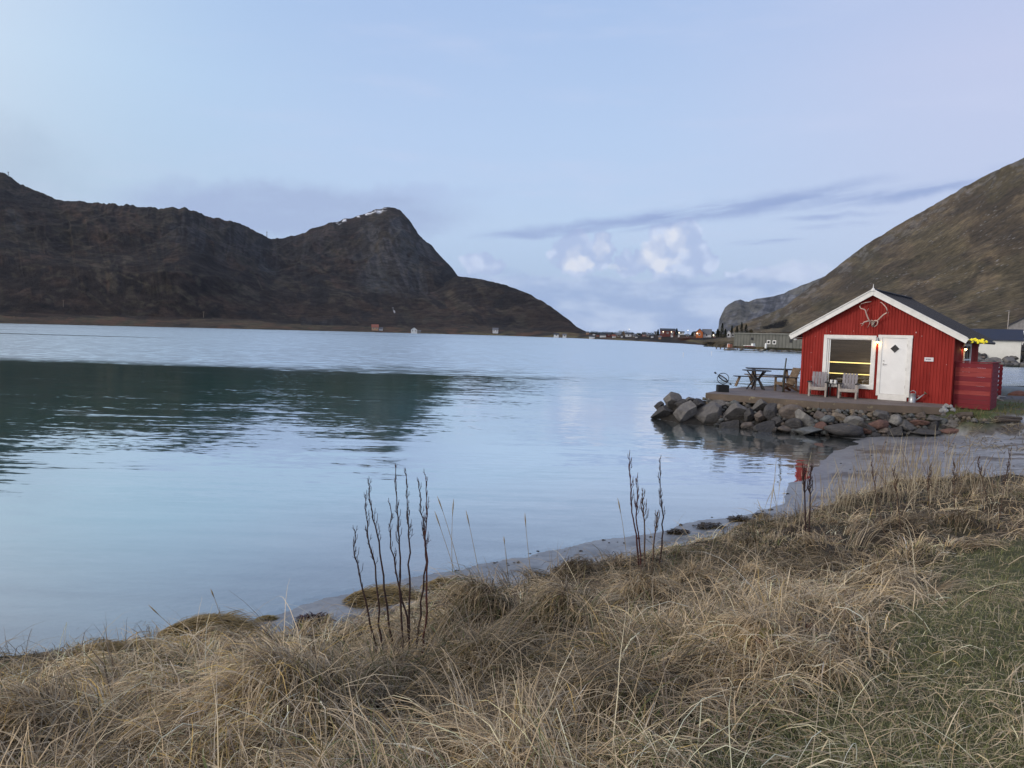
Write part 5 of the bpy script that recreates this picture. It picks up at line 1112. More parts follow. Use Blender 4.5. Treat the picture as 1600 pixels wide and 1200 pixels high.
h_ = hull(3.2, 1.2, -.45); h_.v = [(a, b, c_ + .5) for a, b, c_ in h_.v]; h_.build('hull', M('dull red hull', (.22, .04, .035), (.16, .03, .03), 2, .6, .1, 5), r2_, True); MB().bar((-1.6, -.62, .5), (1.6, -.62, .5), .05, .10).bar((-1.6, .62, .5), (1.6, .62, .5), .05, .10).build('gunwale', white_paint, r2_); MB().box((1.2, 0, .75), (.7, .7, .7)).build('cuddy', white_paint, r2_)
p = atd(1196.5, 541, 195); o = MB().tube([(0, 0, 0), (0, 0, 1.15)], [.28, .24], 10).tube([(0, 0, 1.15), (0, 0, 1.35)], [.24, .05], 10).build('white_barrel', white_paint); o.location = (p[0], p[1], zb - .2); tag(o, 'white barrel standing left of the framed windows of the warehouse', 'barrel')
p = atd(1131, 546, 208); r2_ = empty('jetty', tuple(p), yw); tag(r2_, 'low dark timber jetty sticking out from the seaward end of the warehouse', 'jetty'); MB().box((2.5, .5, .55), (11, 2.2, .16)).build('deck', old_timber, r2_)
for k in range(7): MB().box((-2.6 + k * 1.7, -.45, .1), (.2, .2, 1.1)).build('post', old_timber, r2_)
for k in range(34):
    px = random.uniform(1128, 1258); p = atz(px, interp(px, [(1128, 546.5), (1258, 551)]) - random.random() * 1.2, .15); o = bpy.data.objects.new('boulder', (ANG + RND)[k % 13]); col.objects.link(o); s_ = random.uniform(.3, .7); o.scale = (s_ * 1.3, s_, s_ * .6); o.rotation_euler = (0, 0, random.uniform(0, 6)); o.location = p; o.color = (*random.choice([GREY, DK, BRN, LT]), 1)
    tag(o, 'boulder in the stone edge of the quay below the grey warehouse', 'boulder', 'boulders of the quay edge below the warehouse')

# ------------------------------------------------------------------ village at the head of the bay
vm = dict(red=M('dark red village wall', (.13, .035, .03), (.10, .03, .027), 1, .8, .1, 4), orange=M('orange village wall', (.42, .12, .035), (.34, .10, .03), 1, .7, .1, 4), white=M('white village wall', (.62, .65, .68), (.52, .55, .58), 1, .6, .1, 4), tan=M('tan village wall', (.42, .28, .18), (.36, .24, .16), 1, .7, .1, 4),
          brown=M('brown village wall', (.13, .095, .07), (.10, .075, .06), 1, .8, .1, 4), grey=M('grey village wall', (.17, .17, .17), (.14, .14, .14), 1, .8, .1, 4), pink=M('faded pink wall', (.25, .12, .11), (.20, .10, .09), 1, .8, .1, 4))
vr = dict(dark=M('dark village roof', (.045, .05, .06), (.03, .035, .045), 1, .6, .1, 4), red=M('rust village roof', (.26, .10, .07), (.20, .08, .06), 1, .7, .1, 4), grey=M('grey village roof', (.14, .15, .17), (.10, .11, .13), 1, .6, .1, 4))
VIL = [ # px, base py, depth, width px, wall px, roof px, wall, roof, ridge, label, lamp
 (586, 515.6, 760, 11, 4, 4, 'tan', 'red', 'x', 'orange-tan farmhouse with a rust roof on the far left shore', 0),
 (595, 516, 750, 6, 2.2, 1.5, 'white', 'grey', 'x', 'small white shed attached right of the tan farmhouse', 0),
 (647, 519.3, 700, 10, 3.6, 3.4, 'white', 'grey', 'y', 'white gabled farmhouse on the shore below the waterfall', 0),
 (655, 520, 700, 5, 2.2, 1, 'grey', 'grey', 'x', 'low grey shed beside the white gabled farmhouse', 0),
 (774, 519.5, 760, 9, 4, 2.6, 'white', 'grey', 'x', 'lone white house high in the meadow under the long ridge', 0),
 (869, 526, 640, 8, 3, 2, 'white', 'dark', 'x', 'white house beside a dark tree near the end of the ridge', 0),
 (882, 526.3, 640, 6, 2.4, 1.6, 'white', 'grey', 'x', 'small white hut right of the dark tree near the ridge end', 0),
 (918, 521.6, 640, 4, 1.8, 1.2, 'tan', 'grey', 'x', 'tiny pale hut at the very foot of the long ridge', 0),
 (928, 523.5, 620, 4, 1.8, 1.2, 'white', 'dark', 'x', 'tiny white hut just right of the ridge foot', 0),
 (925, 528, 560, 9, 1.7, 1.3, 'white', 'dark', 'x', 'low white boat shed at the waterline left end of the village', 0),
 (942, 526.2, 555, 10, 2, 1.8, 'white', 'dark', 'x', 'long white house with dark roof left in the village', 0),
 (951, 525.5, 575, 8, 3.5, 2, 'red', 'dark', 'x', 'dark red barn in the left part of the village', 0),
 (960, 527, 545, 6.5, 1.8, 1.6, 'white', 'red', 'x', 'white house with a reddish roof left in the village', 0),
 (966, 527, 570, 7, 3.6, 2, 'brown', 'grey', 'x', 'brown house between the reddish roofed one and the white cottage', 0),
 (974, 523.5, 590, 5, 3, 2.6, 'tan', 'grey', 'y', 'pale gabled house standing behind the others in the left village', 0),
 (971.5, 526.8, 530, 3, 2, 1, 'white', 'dark', 'x', 'tiny bright white shed before the brown house', 0),
 (982, 526.3, 520, 9.5, 3.8, 1.6, 'white', 'dark', 'x', 'bright white cottage in the middle of the left village', 0),
 (991, 526.8, 530, 5, 2.6, 1.4, 'grey', 'grey', 'x', 'grey hut right of the bright white cottage', 0),
 (998, 524.8, 540, 5, 2.2, 1.4, 'white', 'dark', 'x', 'small white house with its lamp lit, left of the pines', 1),
 (1006, 525.5, 540, 6, 3.5, 2, 'pink', 'dark', 'x', 'faded pink house among the dark pines', 0),
 (1024, 523.5, 505, 3, 4, 1, 'white', 'grey', 'x', 'narrow white tower-like house left of the long red barn', 0),
 (1043, 525.5, 480, 24, 8.5, 3, 'red', 'dark', 'x', 'long dark red barn, the largest building of the village', 2),
 (1050, 525.8, 470, 3, 4, 1.4, 'white', 'grey', 'y', 'narrow white shed against the right end of the long red barn', 0),
 (1064, 522.8, 480, 10, 3.2, 1.4, 'white', 'grey', 'x', 'low white house right of the tall pine', 1),
 (1060.5, 526, 465, 2.4, 2.2, 1, 'white', 'grey', 'y', 'tiny white shed below the low white house', 0),
 (1086, 526, 440, 5, 6, 1.5, 'brown', 'dark', 'x', 'brown shed against the left side of the orange house', 0),
 (1092.5, 527.5, 430, 11, 8, 5, 'orange', 'dark', 'y', 'bright orange gabled house right in the village', 1),
 (1104, 526.5, 435, 14, 5, 6.5, 'white', 'grey', 'x', 'white house with a tall blue-grey roof right of the orange house', 0),
 (1116, 527, 430, 4, 3.5, 1.5, 'red', 'dark', 'x', 'small dark red shed with a lit lamp left of the spruces', 1),
 (934, 525, 590, 5, 2, 1.5, 'pink', 'dark', 'x', 'faded pink cottage left of the long white house', 0),
 (947, 523.8, 600, 4, 2.2, 1.4, 'white', 'grey', 'x', 'tiny white cottage behind the dark red barn', 0),
 (955.5, 524, 600, 4, 2.4, 1.5, 'red', 'grey', 'x', 'small red house behind the reddish roofed one', 0),
 (987.5, 524.5, 580, 4, 2.4, 1.6, 'red', 'dark', 'x', 'small red house behind the bright white cottage', 0),
 (994.5, 527.6, 500, 4, 1.6, 1, 'white', 'dark', 'x', 'low white shed in front of the grey hut', 0),
 (1012, 526.6, 500, 5, 2.6, 1.6, 'brown', 'grey', 'x', 'small brown house left of the narrow white one', 0),
 (1019, 527.3, 480, 4, 2, 1.2, 'white', 'dark', 'x', 'small white shed below the dark pine by the barn', 0),
 (1031, 528.5, 460, 4, 1.8, 1.2, 'tan', 'grey', 'x', 'small pale shed below the long red barn', 0),
 (1074, 527, 450, 5, 2.8, 1.6, 'red', 'grey', 'x', 'small red house between the white house and brown shed', 0),
 (1138, 527, 330, 7, 7, 4, 'white', 'grey', 'y', 'white house half hidden between the dark spruces', 0),
 (1145, 526, 335, 6, 4, 4, 'grey', 'grey', 'y', 'grey gabled house right of the white one among the spruces', 0)]
for (px, py, D_, wp, hp, rp, cw_, cr_, rdg, lab, lmp) in VIL:
    if px < 1125: D_ = low_depth(px, py + .2) * .985; py -= .7
    k_ = D_ / F; w_ = wp * k_ * .95; h_ = hp * k_; wins = []
    nw = max(1, int(w_ / 2.6)); 
    if hp >= 2.4:
        for q_ in range(nw): wins.append(((q_ - (nw - 1) / 2) * (w_ / nw), h_ * .55, .8, 1.0))
    lamps = [(-w_ * .3 + w_ * .55 * q_, h_ * .75, .42) for q_ in range(lmp)]
    gabled('house', lab, 'house', px, py + .2, D_, w_, w_ * .7 if rdg == 'x' else w_ * 1.2, h_, rp * k_, -facing(px, D_) + random.uniform(-.12, .12), vm[cw_], vr[cr_], wins, rdg, 'houses of the village across the bay', lamps)
# small lit street lamps
for px, py, D_, lb in [(1119.5, 517.5, 420, 'lit street lamp left of the spruces beyond the bay'), (1075, 516.5, 470, 'lit street lamp between the white and orange houses'), (983, 514.5, 560, 'lit street lamp above the bright white cottage')]:
    p = atd(px, py, D_); r = empty('street_lamp', (p[0], p[1], p[2] - 4.2)); tag(r, lb, 'street lamp'); MB().tube([(0, 0, 0), (0, 0, 4.2)], .07, 6).build('post', black_metal, r); MB().lathe([(.02, 4.1), (.36, 4.3), (.02, 4.55)], (0, 0, 0), 8).build('lamp_head', lamp_far, r)

# ------------------------------------------------------------------ trees
def foliage(name, c1, c2):
    mt, t, p, o = new_mat(name); v = t.new('ShaderNodeNewGeometry').outputs['Position']; t.l.new(t.mix(t.ramp(t.noise(v, .6, 5), [(.35, 0), (.65, 1)]), (*c1, 1), (*c2, 1)), p.inputs['Base Color']); p.inputs['Roughness'].default_value = .9; p.inputs['Specular IOR Level'].default_value = .1; return mt
fol_d = foliage('dark spruce needles', (.010, .014, .010), (.022, .028, .016)); fol_b = foliage('bare brown crown', (.040, .032, .020), (.06, .05, .025)); bark = M('bark', (.06, .045, .035), None, 6, .9, .5, 20)
def tree(px, py, D_, hpx, wpx, label, con=True, mt_=None, group=None, dense=900):
    p = atd(px, py, D_); k_ = D_ / F; H_ = hpx * k_; Wd = wpx * k_ / 2 * 1.25; r = empty('spruce' if con else 'bare_tree', tuple(p)); tag(r, label, 'tree', group)
    MB().tube([(0, 0, -.5), (0, 0, H_ * .5), (0, 0, H_ * .93)], [.16, .10, .03], 6).build('trunk', bark, r)
    g = np.random.default_rng(int(px * 10)); n = dense; u = g.random(n) ** .8; a_ = g.uniform(0, 2 * np.pi, n)
    if con: rad2 = Wd * (1 - u) ** .75 * (.55 + .45 * ((u * 9) % 1)) * g.uniform(.5, 1, n) + .05; zz = H_ * (.06 + .94 * u)
    else: rad2 = Wd * np.sqrt(np.maximum(1 - (2 * u - 1) ** 2, .02)) * g.uniform(.2, 1, n) * (.75 + .25 * np.sin(a_ * 3 + u * 7)); zz = H_ * (.2 + .8 * u)
    C0 = np.stack([rad2 * np.cos(a_), rad2 * np.sin(a_), zz], 1); s_ = k_ * g.uniform(.5, 1.2, n)[:, None]
    d1 = g.normal(size=(n, 3)); d1 /= np.linalg.norm(d1, axis=1)[:, None]; d2 = g.normal(size=(n, 3)); d2 /= np.linalg.norm(d2, axis=1)[:, None]
    V = np.stack([C0 - d1 * s_, C0 + d2 * s_ * .6, C0 + d1 * s_], 1).reshape(-1, 3); Q = np.arange(3 * n).reshape(-1, 3); o = np_mesh('crown', V, Q, [mt_ or fol_d], smooth=False); o.parent = r
    return r
for a in [(1128, 529, 330, 24, 8, 'tall dark spruce at the left of the grove behind the warehouse'), (1121, 528, 345, 14, 8, 'low bushy spruce just left of the grove'), (1133, 529, 320, 15, 7, 'dark spruce right beside the tallest left one'), (1151, 529, 330, 19, 9, 'dark spruce in the middle of the grove behind the warehouse roof'), (1158, 529, 325, 25, 9, 'tallest dark spruce right in the grove behind the warehouse roof'),
          (1165, 529, 325, 22, 10, 'broad dark spruce at the right of the grove'), (1143, 528, 345, 19, 6, 'slim spruce behind the white house in the grove'), (1057, 525, 470, 11.5, 7, 'dark pine standing against the right end of the long red barn'), (1028, 524, 500, 9, 5, 'dark pine left of the long red barn'), (866, 526.5, 650, 6, 5, 'dark tree beside the white house near the ridge end'),
          (567, 514.5, 780, 5, 6, 'dark tree left of the tan farmhouse'), (1082, 525, 450, 6, 6, 'low dark tree left of the brown shed')]:
    tree(*a, group='conifers round the bay' if 0 else None)
tree(1173, 529, 325, 14, 9, 'rounded brown leafless tree at the right end of the grove', False, fol_b); tree(1113, 527, 420, 9, 9, 'olive brown leafless tree left of the spruces', False, fol_b); tree(1122, 526.5, 400, 10, 10, 'brown leafless tree right of the street lamp', False, fol_b)
def wood(name, pts, label, mt_, seed, cat=None):
    """far wood that reads as one mass: pts (px, py base, depth, height px)"""
    g = np.random.default_rng(seed); Vs = []
    for px, py, D_, hp in pts:
        p = atd(px, py, D_); k_ = D_ / F; n = 60; u = g.random(n); C0 = np.array(p) + np.stack([g.normal(0, 1.5 * k_, n), g.normal(0, 2.5, n), u * hp * k_], 1); s_ = k_ * g.uniform(.4, 1, n)[:, None]
        d1 = g.normal(size=(n, 3)); d1 /= np.linalg.norm(d1, axis=1)[:, None]; d2 = g.normal(size=(n, 3)); d2 /= np.linalg.norm(d2, axis=1)[:, None]; Vs.append(np.stack([C0 - d1 * s_, C0 + d2 * s_ * .6, C0 + d1 * s_], 1).reshape(-1, 3))
    V = np.concatenate(Vs); o = np_mesh(name, V, np.arange(len(V)).reshape(-1, 3), [mt_], smooth=False); tag(o, label, cat or 'trees', kind='stuff')
rg = random.Random(8)
wood('village_wood', [(px, interp(px, [(918, 521), (1020, 525), (1080, 525)]), 600 - (px - 918) * .6, (2.2 + 2.5 * rg.random()) * (1.5 if 965 < px < 985 or 1005 < px < 1022 else .9)) for px in np.arange(922, 1026, 1.1)], 'dark row of trees behind the village across the bay', fol_d, 3)
hy = atd(1208, 506, 420)[1]
wood('plantation', [(rg.uniform(0, 1), 0, 0, 0)] and [(1191 + u * 34 + v * 3, 521 - u * 11 - v * 9 + 1, 560 + v * 60, 3.2) for u in np.linspace(0, 1, 20) for v in np.linspace(0, 1, 6)], 'dark block of planted conifers on the brown hillside', foliage('blue-dark needles', (.012, .014, .017), (.024, .027, .03)), 5)
wood('shore_scrub', [(rg.uniform(1062, 1092), rg.uniform(529, 533), 400, 1.5) for _ in range(60)], 'reddish leafless scrub on the shore below the orange house', foliage('red scrub', (.055, .022, .018), (.085, .040, .03)), 6, 'scrub')
wood('hillside_scrub', [(rg.uniform(1180, 1260), rg.uniform(520, 530), 330, 2.2) for _ in range(110)], 'purple-brown leafless scrub at the foot of the brown hillside', foliage('purple scrub', (.045, .032, .026), (.07, .055, .035)), 7, 'scrub')
# masts and poles
for px, py, D_, hpx, lb, nm in [(417, 371, 1480, 9, 'thin lattice radio mast in the saddle between the ridges', 'radio_mast'), (13, 275, 1250, 6, 'tiny mast on the far left skyline', 'radio_mast')]:
    p = atd(px, py, D_); k_ = D_ / F; o = MB().tube([(0, 0, -3), (0, 0, hpx * k_)], [.9, .35], 4).box((0, 0, hpx * k_ * .9), (1.6, .5, 2)).build(nm, M('mast steel', (.2, .2, .22), None, 1, .7, 0, 1)); o.location = p; tag(o, lb, 'mast')
for px, py, hpx, lb in [(22, 502, 8, 'wooden power pole nearest the left edge on the far shore'), (89, 504, 6, 'short wooden power pole low on the far left shore'), (99, 478, 9, 'wooden power pole high in the meadow on the far left shore'), (318, 494, 7, 'wooden power pole in the middle of the far left shore')]:
    D_ = 560 if py > 490 else 640; p = atd(px, py, D_); k_ = D_ / F; r = empty('power_pole', tuple(p)); tag(r, lb, 'power pole'); MB().tube([(0, 0, -1), (0, 0, hpx * k_)], [.20, .15], 6).build('pole', M('pole wood', (.16, .13, .10), None, 2, .8, .1, 5), r); MB().box((0, 0, hpx * k_ * .92), (1.8, .2, .2)).build('crossarm', wood_brown, r)
for px, py, lb in [(1067.5, 557, 'thin white marker stake in the bay, left of the pair'), (1111.5, 555.5, 'thin white marker stake in the bay, right of the pair')]:
    p = atz(px, py, 0); o = MB().tube([(0, 0, -.5), (0, 0, 5 * p[1] / F)], .035, 6).tube([(0, 0, 5 * p[1] / F), (0, 0, 5 * p[1] / F + .1)], .08, 6).build('marker_stake', white_paint); o.location = (p[0], p[1], 0); tag(o, lb, 'stake')
#@@GRASS
# ------------------------------------------------------------------ dry grass on the bank
def make_blades(name, x, y, head, e0, L_, wd, droop, colr, seg, rough_=.5, label='', zlift=0., bend=.5, kink=.10):
    n = len(x); z = look(GZ, x, y) - .01 + zlift; P_ = np.zeros((n, seg + 1, 3)); P_[:, 0] = np.stack([x, y, z], 1); h_ = head.copy(); e = e0.copy(); dh = RNG.normal(0, bend, n)
    st = L_ / seg
    for k in range(seg):
        cx = P_[:, k, 0] + st * np.cos(e) * np.cos(h_); cy = P_[:, k, 1] + st * np.cos(e) * np.sin(h_); cz = P_[:, k, 2] + st * np.sin(e)
        gz_ = look(GZ, cx, cy) + .008 + RNG.random(n) * .03; cz = np.maximum(cz, gz_)
        P_[:, k + 1] = np.stack([cx, cy, cz], 1); kk_ = RNG.random(n) < kink; e = e - droop / seg * (1 + .6 * k / seg) - kk_ * RNG.uniform(.3, 1.5, n); h_ = h_ + kk_ * RNG.normal(0, .9, n); e = np.maximum(e, -1.35); h_ = h_ + dh / seg + RNG.normal(0, rough_ * .3, n)
    # ribbons
    T = np.gradient(P_, axis=1); sd_ = np.stack([-np.sin(head), np.cos(head), RNG.normal(0, .5, n)], 1); sd_ /= np.linalg.norm(sd_, axis=1)[:, None]
    tw = (1 - np.linspace(0, 1, seg + 1) ** 1.6 * .85)[None, :, None] * (wd / 2)[:, None, None]
    A = P_ - sd_[:, None] * tw; B = P_ + sd_[:, None] * tw
    V = np.stack([A, B], 2).reshape(-1, 3); b = (np.arange(n) * 2 * (seg + 1))[:, None] + (np.arange(seg) * 2)[None]
    Q = np.stack([b, b + 1, b + 3, b + 2], -1).reshape(-1, 4)
    return V, Q, np.repeat(colr, 2 * (seg + 1), axis=0)
def join(lst):
    Vs, Qs, Cs = [], [], []; o_ = 0
    for V, Q, C_ in lst: Vs.append(V); Qs.append(Q + o_); Cs.append(C_); o_ += len(V)
    return np.concatenate(Vs), np.concatenate(Qs), np.concatenate(Cs)
PAL = np.array([(.40, .325, .215), (.32, .28, .21), (.19, .145, .10), (.15, .135, .07), (.08, .10, .042), (.36, .27, .11), (.14, .115, .09), (.52, .45, .33)]) * np.array((1.04, 1.0, .93)) * GRS
def pick(x, y, wts, jit=.26):
    n = len(x); wv_ = np.array(wts)[None] * np.ones((n, 1)); f = fbm(x * 1.1, y * 1.1, 3, 71); g = fbm(x * .6 + 4, y * .6, 3, 77)
    wv_[:, 3] *= .4 + 2.5 * ss(f, .45, .65); wv_[:, 4] *= .2 + 3.5 * ss(f, .5, .7); wv_[:, 5] *= .3 + 3 * ss(-x - y * .2, -.6, 2.0) * (.5 + ss(g, .4, .6)); wv_[:, 2] *= .5 + 2 * ss(g, .5, .65); wv_[:, 0] *= .6 + 1.4 * ss(g, .55, .4)
    c_ = np.cumsum(wv_, 1); c_ /= c_[:, -1:]; k = (RNG.random(n)[:, None] > c_).sum(1); return PAL[k] * (.62 + .76 * ss(fbm(x * .9 + 2, y * .9, 4, 83), .36, .62))[:, None] * (1 + RNG.normal(0, jit, (n, 1))).clip(.45, 1.6)
def polar(n, r0_, r1_, a0_=-50, a1_=50):
    r_ = r0_ * (r1_ / r0_) ** RNG.random(n); a_ = np.radians(RNG.uniform(a0_, a1_, n)); return r_ * np.sin(a_), r_ * np.cos(a_)
def keep(x, y, lim=-.12, mw_=None):
    k = look(GB, x, y) > lim + RNG.normal(0, .08, len(x)); s_ = np.exp(-(((x - SPX) / .34) ** 2 + ((y - SPY) / .24) ** 2)); k &= RNG.random(len(x)) > s_ * 1.1; k &= (y > .6) & (x > -10.5) & (x < 13.5) & (y < 14.5)
    if mw_ is not None:
        m_ = look(GM, x, y); k &= (RNG.random(len(x)) < (1 - m_ * mw_ if mw_ > 0 else m_))
    return k
SPX, SPY = px_, py_
far_w = lambda x, y: .8 + .085 * np.hypot(x, y)
parts_ = []
# matted layer
x, y = polar(66000, 1.9, 14); k = keep(x, y, -.12, .97) & (RNG.random(len(x)) < .35 + .9 * ss(fbm(x * 1.6, y * 1.6, 4, 55), .38, .56)); x = x[k]; y = y[k]; n = len(x)
ang = fbm(x * .7, y * .7, 3, 51) * 4 * np.pi + fbm(x * 3, y * 3, 2, 52) * 2 * np.pi + RNG.normal(0, .55, n)
parts_.append(make_blades('', x, y, ang, RNG.uniform(.15, 1.25, n), RNG.uniform(.14, .46, n), RNG.uniform(.0026, .0062, n) * far_w(x, y), RNG.uniform(.8, 2.6, n), pick(x, y, (3, 3, 2, 1.2, .9, .8, 1.2, .7)), 4))
# broad flattened blades
x, y = polar(9000, 1.9, 13); k = keep(x, y, -.05, 1.0); x = x[k]; y = y[k]; n = len(x)
parts_.append(make_blades('', x, y, fbm(x * .5, y * .5, 3, 51) * 3.5 * np.pi + RNG.normal(0, 1.1, n), RNG.uniform(0, .8, n), RNG.uniform(.12, .36, n), RNG.uniform(.006, .011, n) * far_w(x, y) ** .5, RNG.uniform(.6, 2., n), pick(x, y, (3, 4, 2, .8, .4, 1, 1.5, 2.5)), 4, .3, bend=.4, kink=.3, zlift=.03))
# locks: bundles of blades combed flat together
nl = 1900; x, y = polar(nl, 1.9, 13.5); k = keep(x, y, -.1, 1.35); x = x[k]; y = y[k]; nl = len(x); m_ = 30; j = np.repeat(np.arange(nl), m_); n = nl * m_
la = fbm(x * .5, y * .5, 3, 51) * 3.5 * np.pi + RNG.normal(0, .8, nl); le = RNG.uniform(.05, .95, nl); ll = RNG.uniform(.22, .55, nl); ld = RNG.uniform(.9, 2.6, nl); lt = RNG.uniform(.5, 1.2, nl); lr = RNG.uniform(.012, .05, nl)
parts_.append(make_blades('', x[j] + RNG.normal(0, 1, n) * lr[j], y[j] + RNG.normal(0, 1, n) * lr[j], la[j] + RNG.normal(0, .16, n), le[j] + RNG.normal(0, .12, n), ll[j] * RNG.uniform(.7, 1.15, n), RNG.uniform(.0024, .0050, n) * far_w(x[j], y[j]), ld[j] + RNG.normal(0, .2, n), pick(x[j], y[j], (4, 3.5, 1.4, .7, .25, 1., .7, 1.6)) * lt[j][:, None], 5, .2, bend=.35, kink=.05, zlift=.015))
# tussocks: blades leave the crown and hang outwards
tw_ = (TUS[:, 2] ** 2) / (TUS[:, 0] ** 2 + TUS[:, 1] ** 2 + 3) * (.5 + TUS[:, 3] * 4); nb_ = 68000; ti = RNG.choice(len(TUS), nb_, p=tw_ / tw_.sum()); T_ = TUS[ti]
rr_ = np.abs(RNG.normal(0, .6, nb_)) * T_[:, 2]; th = RNG.uniform(0, 2 * np.pi, nb_); x = T_[:, 0] + rr_ * np.cos(th); y = T_[:, 1] + rr_ * np.sin(th); k = keep(x, y, -.1, .97); x, y, th, T_, rr_, ti = x[k], y[k], th[k], T_[k], rr_[k], ti[k]; n = len(x)
tc = np.random.default_rng(3).uniform(.62, 1.3, len(TUS)); tc[:15] = 1.15; tc = tc[ti][:, None]
lean = np.random.default_rng(4).uniform(0, 2 * np.pi, len(TUS))[ti]; lf = fbm(T_[:, 0] * .35, T_[:, 1] * .35, 3, 61) * 9 + lean * .25; hx_ = .75 * np.cos(th) + 1.0 * np.cos(lf); hy_ = .75 * np.sin(th) + 1.0 * np.sin(lf); hd = np.arctan2(hy_, hx_) + RNG.normal(0, .5, n)
parts_.append(make_blades('', x, y, hd, np.clip(1.15 - rr_ / T_[:, 2] * .6 + RNG.normal(0, .3, n), .1, 1.55), RNG.uniform(.7, 1.15, n) * (.17 + T_[:, 3] * .75), RNG.uniform(.0024, .0056, n) * far_w(x, y), RNG.uniform(1.8, 3.4, n), pick(x, y, (4, 3, 1.6, .9, .3, .8, .8, 1)) * tc, 5))
# long bleached straws lying across everything
x, y = polar(5200, 2.0, 13.5); k = keep(x, y, 0, .75); x = x[k]; y = y[k]; n = len(x)
parts_.append(make_blades('', x, y, RNG.uniform(0, 2 * np.pi, n), RNG.uniform(.25, 1.2, n), RNG.uniform(.3, .7, n), RNG.uniform(.0024, .0046, n) * far_w(x, y), RNG.uniform(.7, 2.2, n), pick(x, y, (2, 3, .3, .3, .1, 1, .3, 4)), 5, .25, bend=.25, zlift=.02))
# sparse standing straws
x, y = polar(2600, 2.2, 13); k = keep(x, y, -.05, .92); x = x[k]; y = y[k]; n = len(x)
parts_.append(make_blades('', x, y, RNG.uniform(0, 2 * np.pi, n), RNG.uniform(1.1, 1.55, n), RNG.uniform(.16, .40, n), RNG.uniform(.0018, .003, n) * far_w(x, y), RNG.uniform(.1, 1.0, n), pick(x, y, (3, 2, 2, .3, .1, .6, .6, 1)), 4, .2, bend=.2))
V, Q, C_ = join(parts_); o = np_mesh('dry_grass', V, Q, [grass_m], cols=np.clip(C_, .01, .8)); tag(o, 'long matted straw-coloured grass covering the bank in the foreground', 'grass', kind='stuff')
# mown green patch
parts_ = []
x, y = polar(98000, 1.9, 8.5, -12, 50); k = keep(x, y, 0, -1); x = x[k]; y = y[k]; n = len(x)
gcol = np.array([(.165, .185, .07), (.22, .23, .10), (.38, .34, .22), (.28, .26, .14), (.11, .135, .055)]) * GRS; wk = RNG.choice(5, n, p=[.25, .22, .19, .23, .11]); patch_ = .75 + .5 * fbm(x * 2.2, y * 2.2, 3, 91)[:, None]
parts_.append(make_blades('', x, y, RNG.uniform(0, 2 * np.pi, n), RNG.uniform(.2, 1.3, n), RNG.uniform(.03, .085, n), RNG.uniform(.0018, .0034, n) * far_w(x, y), RNG.uniform(.3, 1.8, n), gcol[wk] * patch_ * (1 + RNG.normal(0, .15, (n, 1))), 2))
x, y = polar(24000, 1.9, 9, -14, 50); k = keep(x, y, 0, -1); x = x[k]; y = y[k]; n = len(x)
parts_.append(make_blades('', x, y, fbm(x, y, 2, 95) * 9 + RNG.normal(0, .8, n), RNG.uniform(-.1, .5, n), RNG.uniform(.06, .2, n), RNG.uniform(.0016, .003, n) * far_w(x, y), RNG.uniform(.2, 1., n), pick(x, y, (3, 4, 1.5, 1, .4, .4, 1.5, 1)), 3, zlift=.025))
V, Q, C_ = join(parts_); o = np_mesh('mown_grass', V, Q, [grass_m], cols=np.clip(C_, .01, .8)); tag(o, 'short green and brown mown grass in the lower right of the picture', 'grass', kind='stuff')
# upright pale beach grass on the crest to the right, with ears
def ribbon_tube(pts_list, w0, cols_l):
    return None
g = np.random.default_rng(17); mbv = []; mbf = []; cols2 = []
def stalk_geo(P_, r_, colr, acc):
    V_, F_, C2 = acc; n = len(P_); b = sum(len(q) for q in V_)
    P_ = np.array(P_); t_ = np.gradient(P_, axis=0); t_ /= np.linalg.norm(t_, axis=1)[:, None] + 1e-9; a_ = np.cross(t_, [0.3, 1, .1]); a_ /= np.linalg.norm(a_, axis=1)[:, None] + 1e-9; c_ = np.cross(t_, a_)
    R3 = np.stack([P_ + a_ * r_[:, None] * math.cos(q) + c_ * r_[:, None] * math.sin(q) for q in (0, 2.09, 4.19)], 1).reshape(-1, 3); V_.append(R3); C2.append(np.repeat([colr], len(R3), 0))
    for i_ in range(n - 1):
        for j in range(3): F_.append((b + i_ * 3 + j, b + i_ * 3 + (j + 1) % 3, b + i_ * 3 + 3 + (j + 1) % 3, b + i_ * 3 + 3 + j))
acc = ([], [], [])
def bgrass(px, py, hp, lean, c_, ear=True, w_=.0017):
    q = ground_at(px, py); D_ = q[1]; H_ = hp * D_ / F; n = 7; s_ = np.linspace(0, 1, n); crv = g.normal(0, .12)
    P_ = np.stack([q[0] + H_ * (lean * s_ + crv * s_ ** 2.5), q[1] + H_ * g.normal(0, .15) * s_, q[2] + H_ * s_ * (1 - .15 * abs(lean))], 1); r_ = np.full(n, w_ * (1 + .04 * D_)); r_[-1] *= .5
    if ear: r_[-3:-1] *= 2.1
    stalk_geo(P_, r_, c_, acc)
CL = [np.array(q) * GRS for q in ((.46, .41, .30), (.40, .35, .25), (.30, .26, .18), (.22, .17, .12))]
for k in range(330):
    u = g.random(); px = float(np.clip(g.normal(1420, 85), 1215, 1590)); eg = interp(px, [(1215, 812), (1290, 775), (1400, 752), (1600, 752)]); py = eg + g.uniform(0, 45); hp = g.uniform(28, 70) * (1.35 if 1340 < px < 1500 else .9); bgrass(px, py, hp, g.normal(.06, .22), CL[g.integers(0, 4)], g.random() < .55)
for k in range(26): bgrass(g.uniform(1180, 1330), g.uniform(800, 830), g.uniform(40, 110), g.normal(.02, .12), CL[g.integers(0, 3)], True)
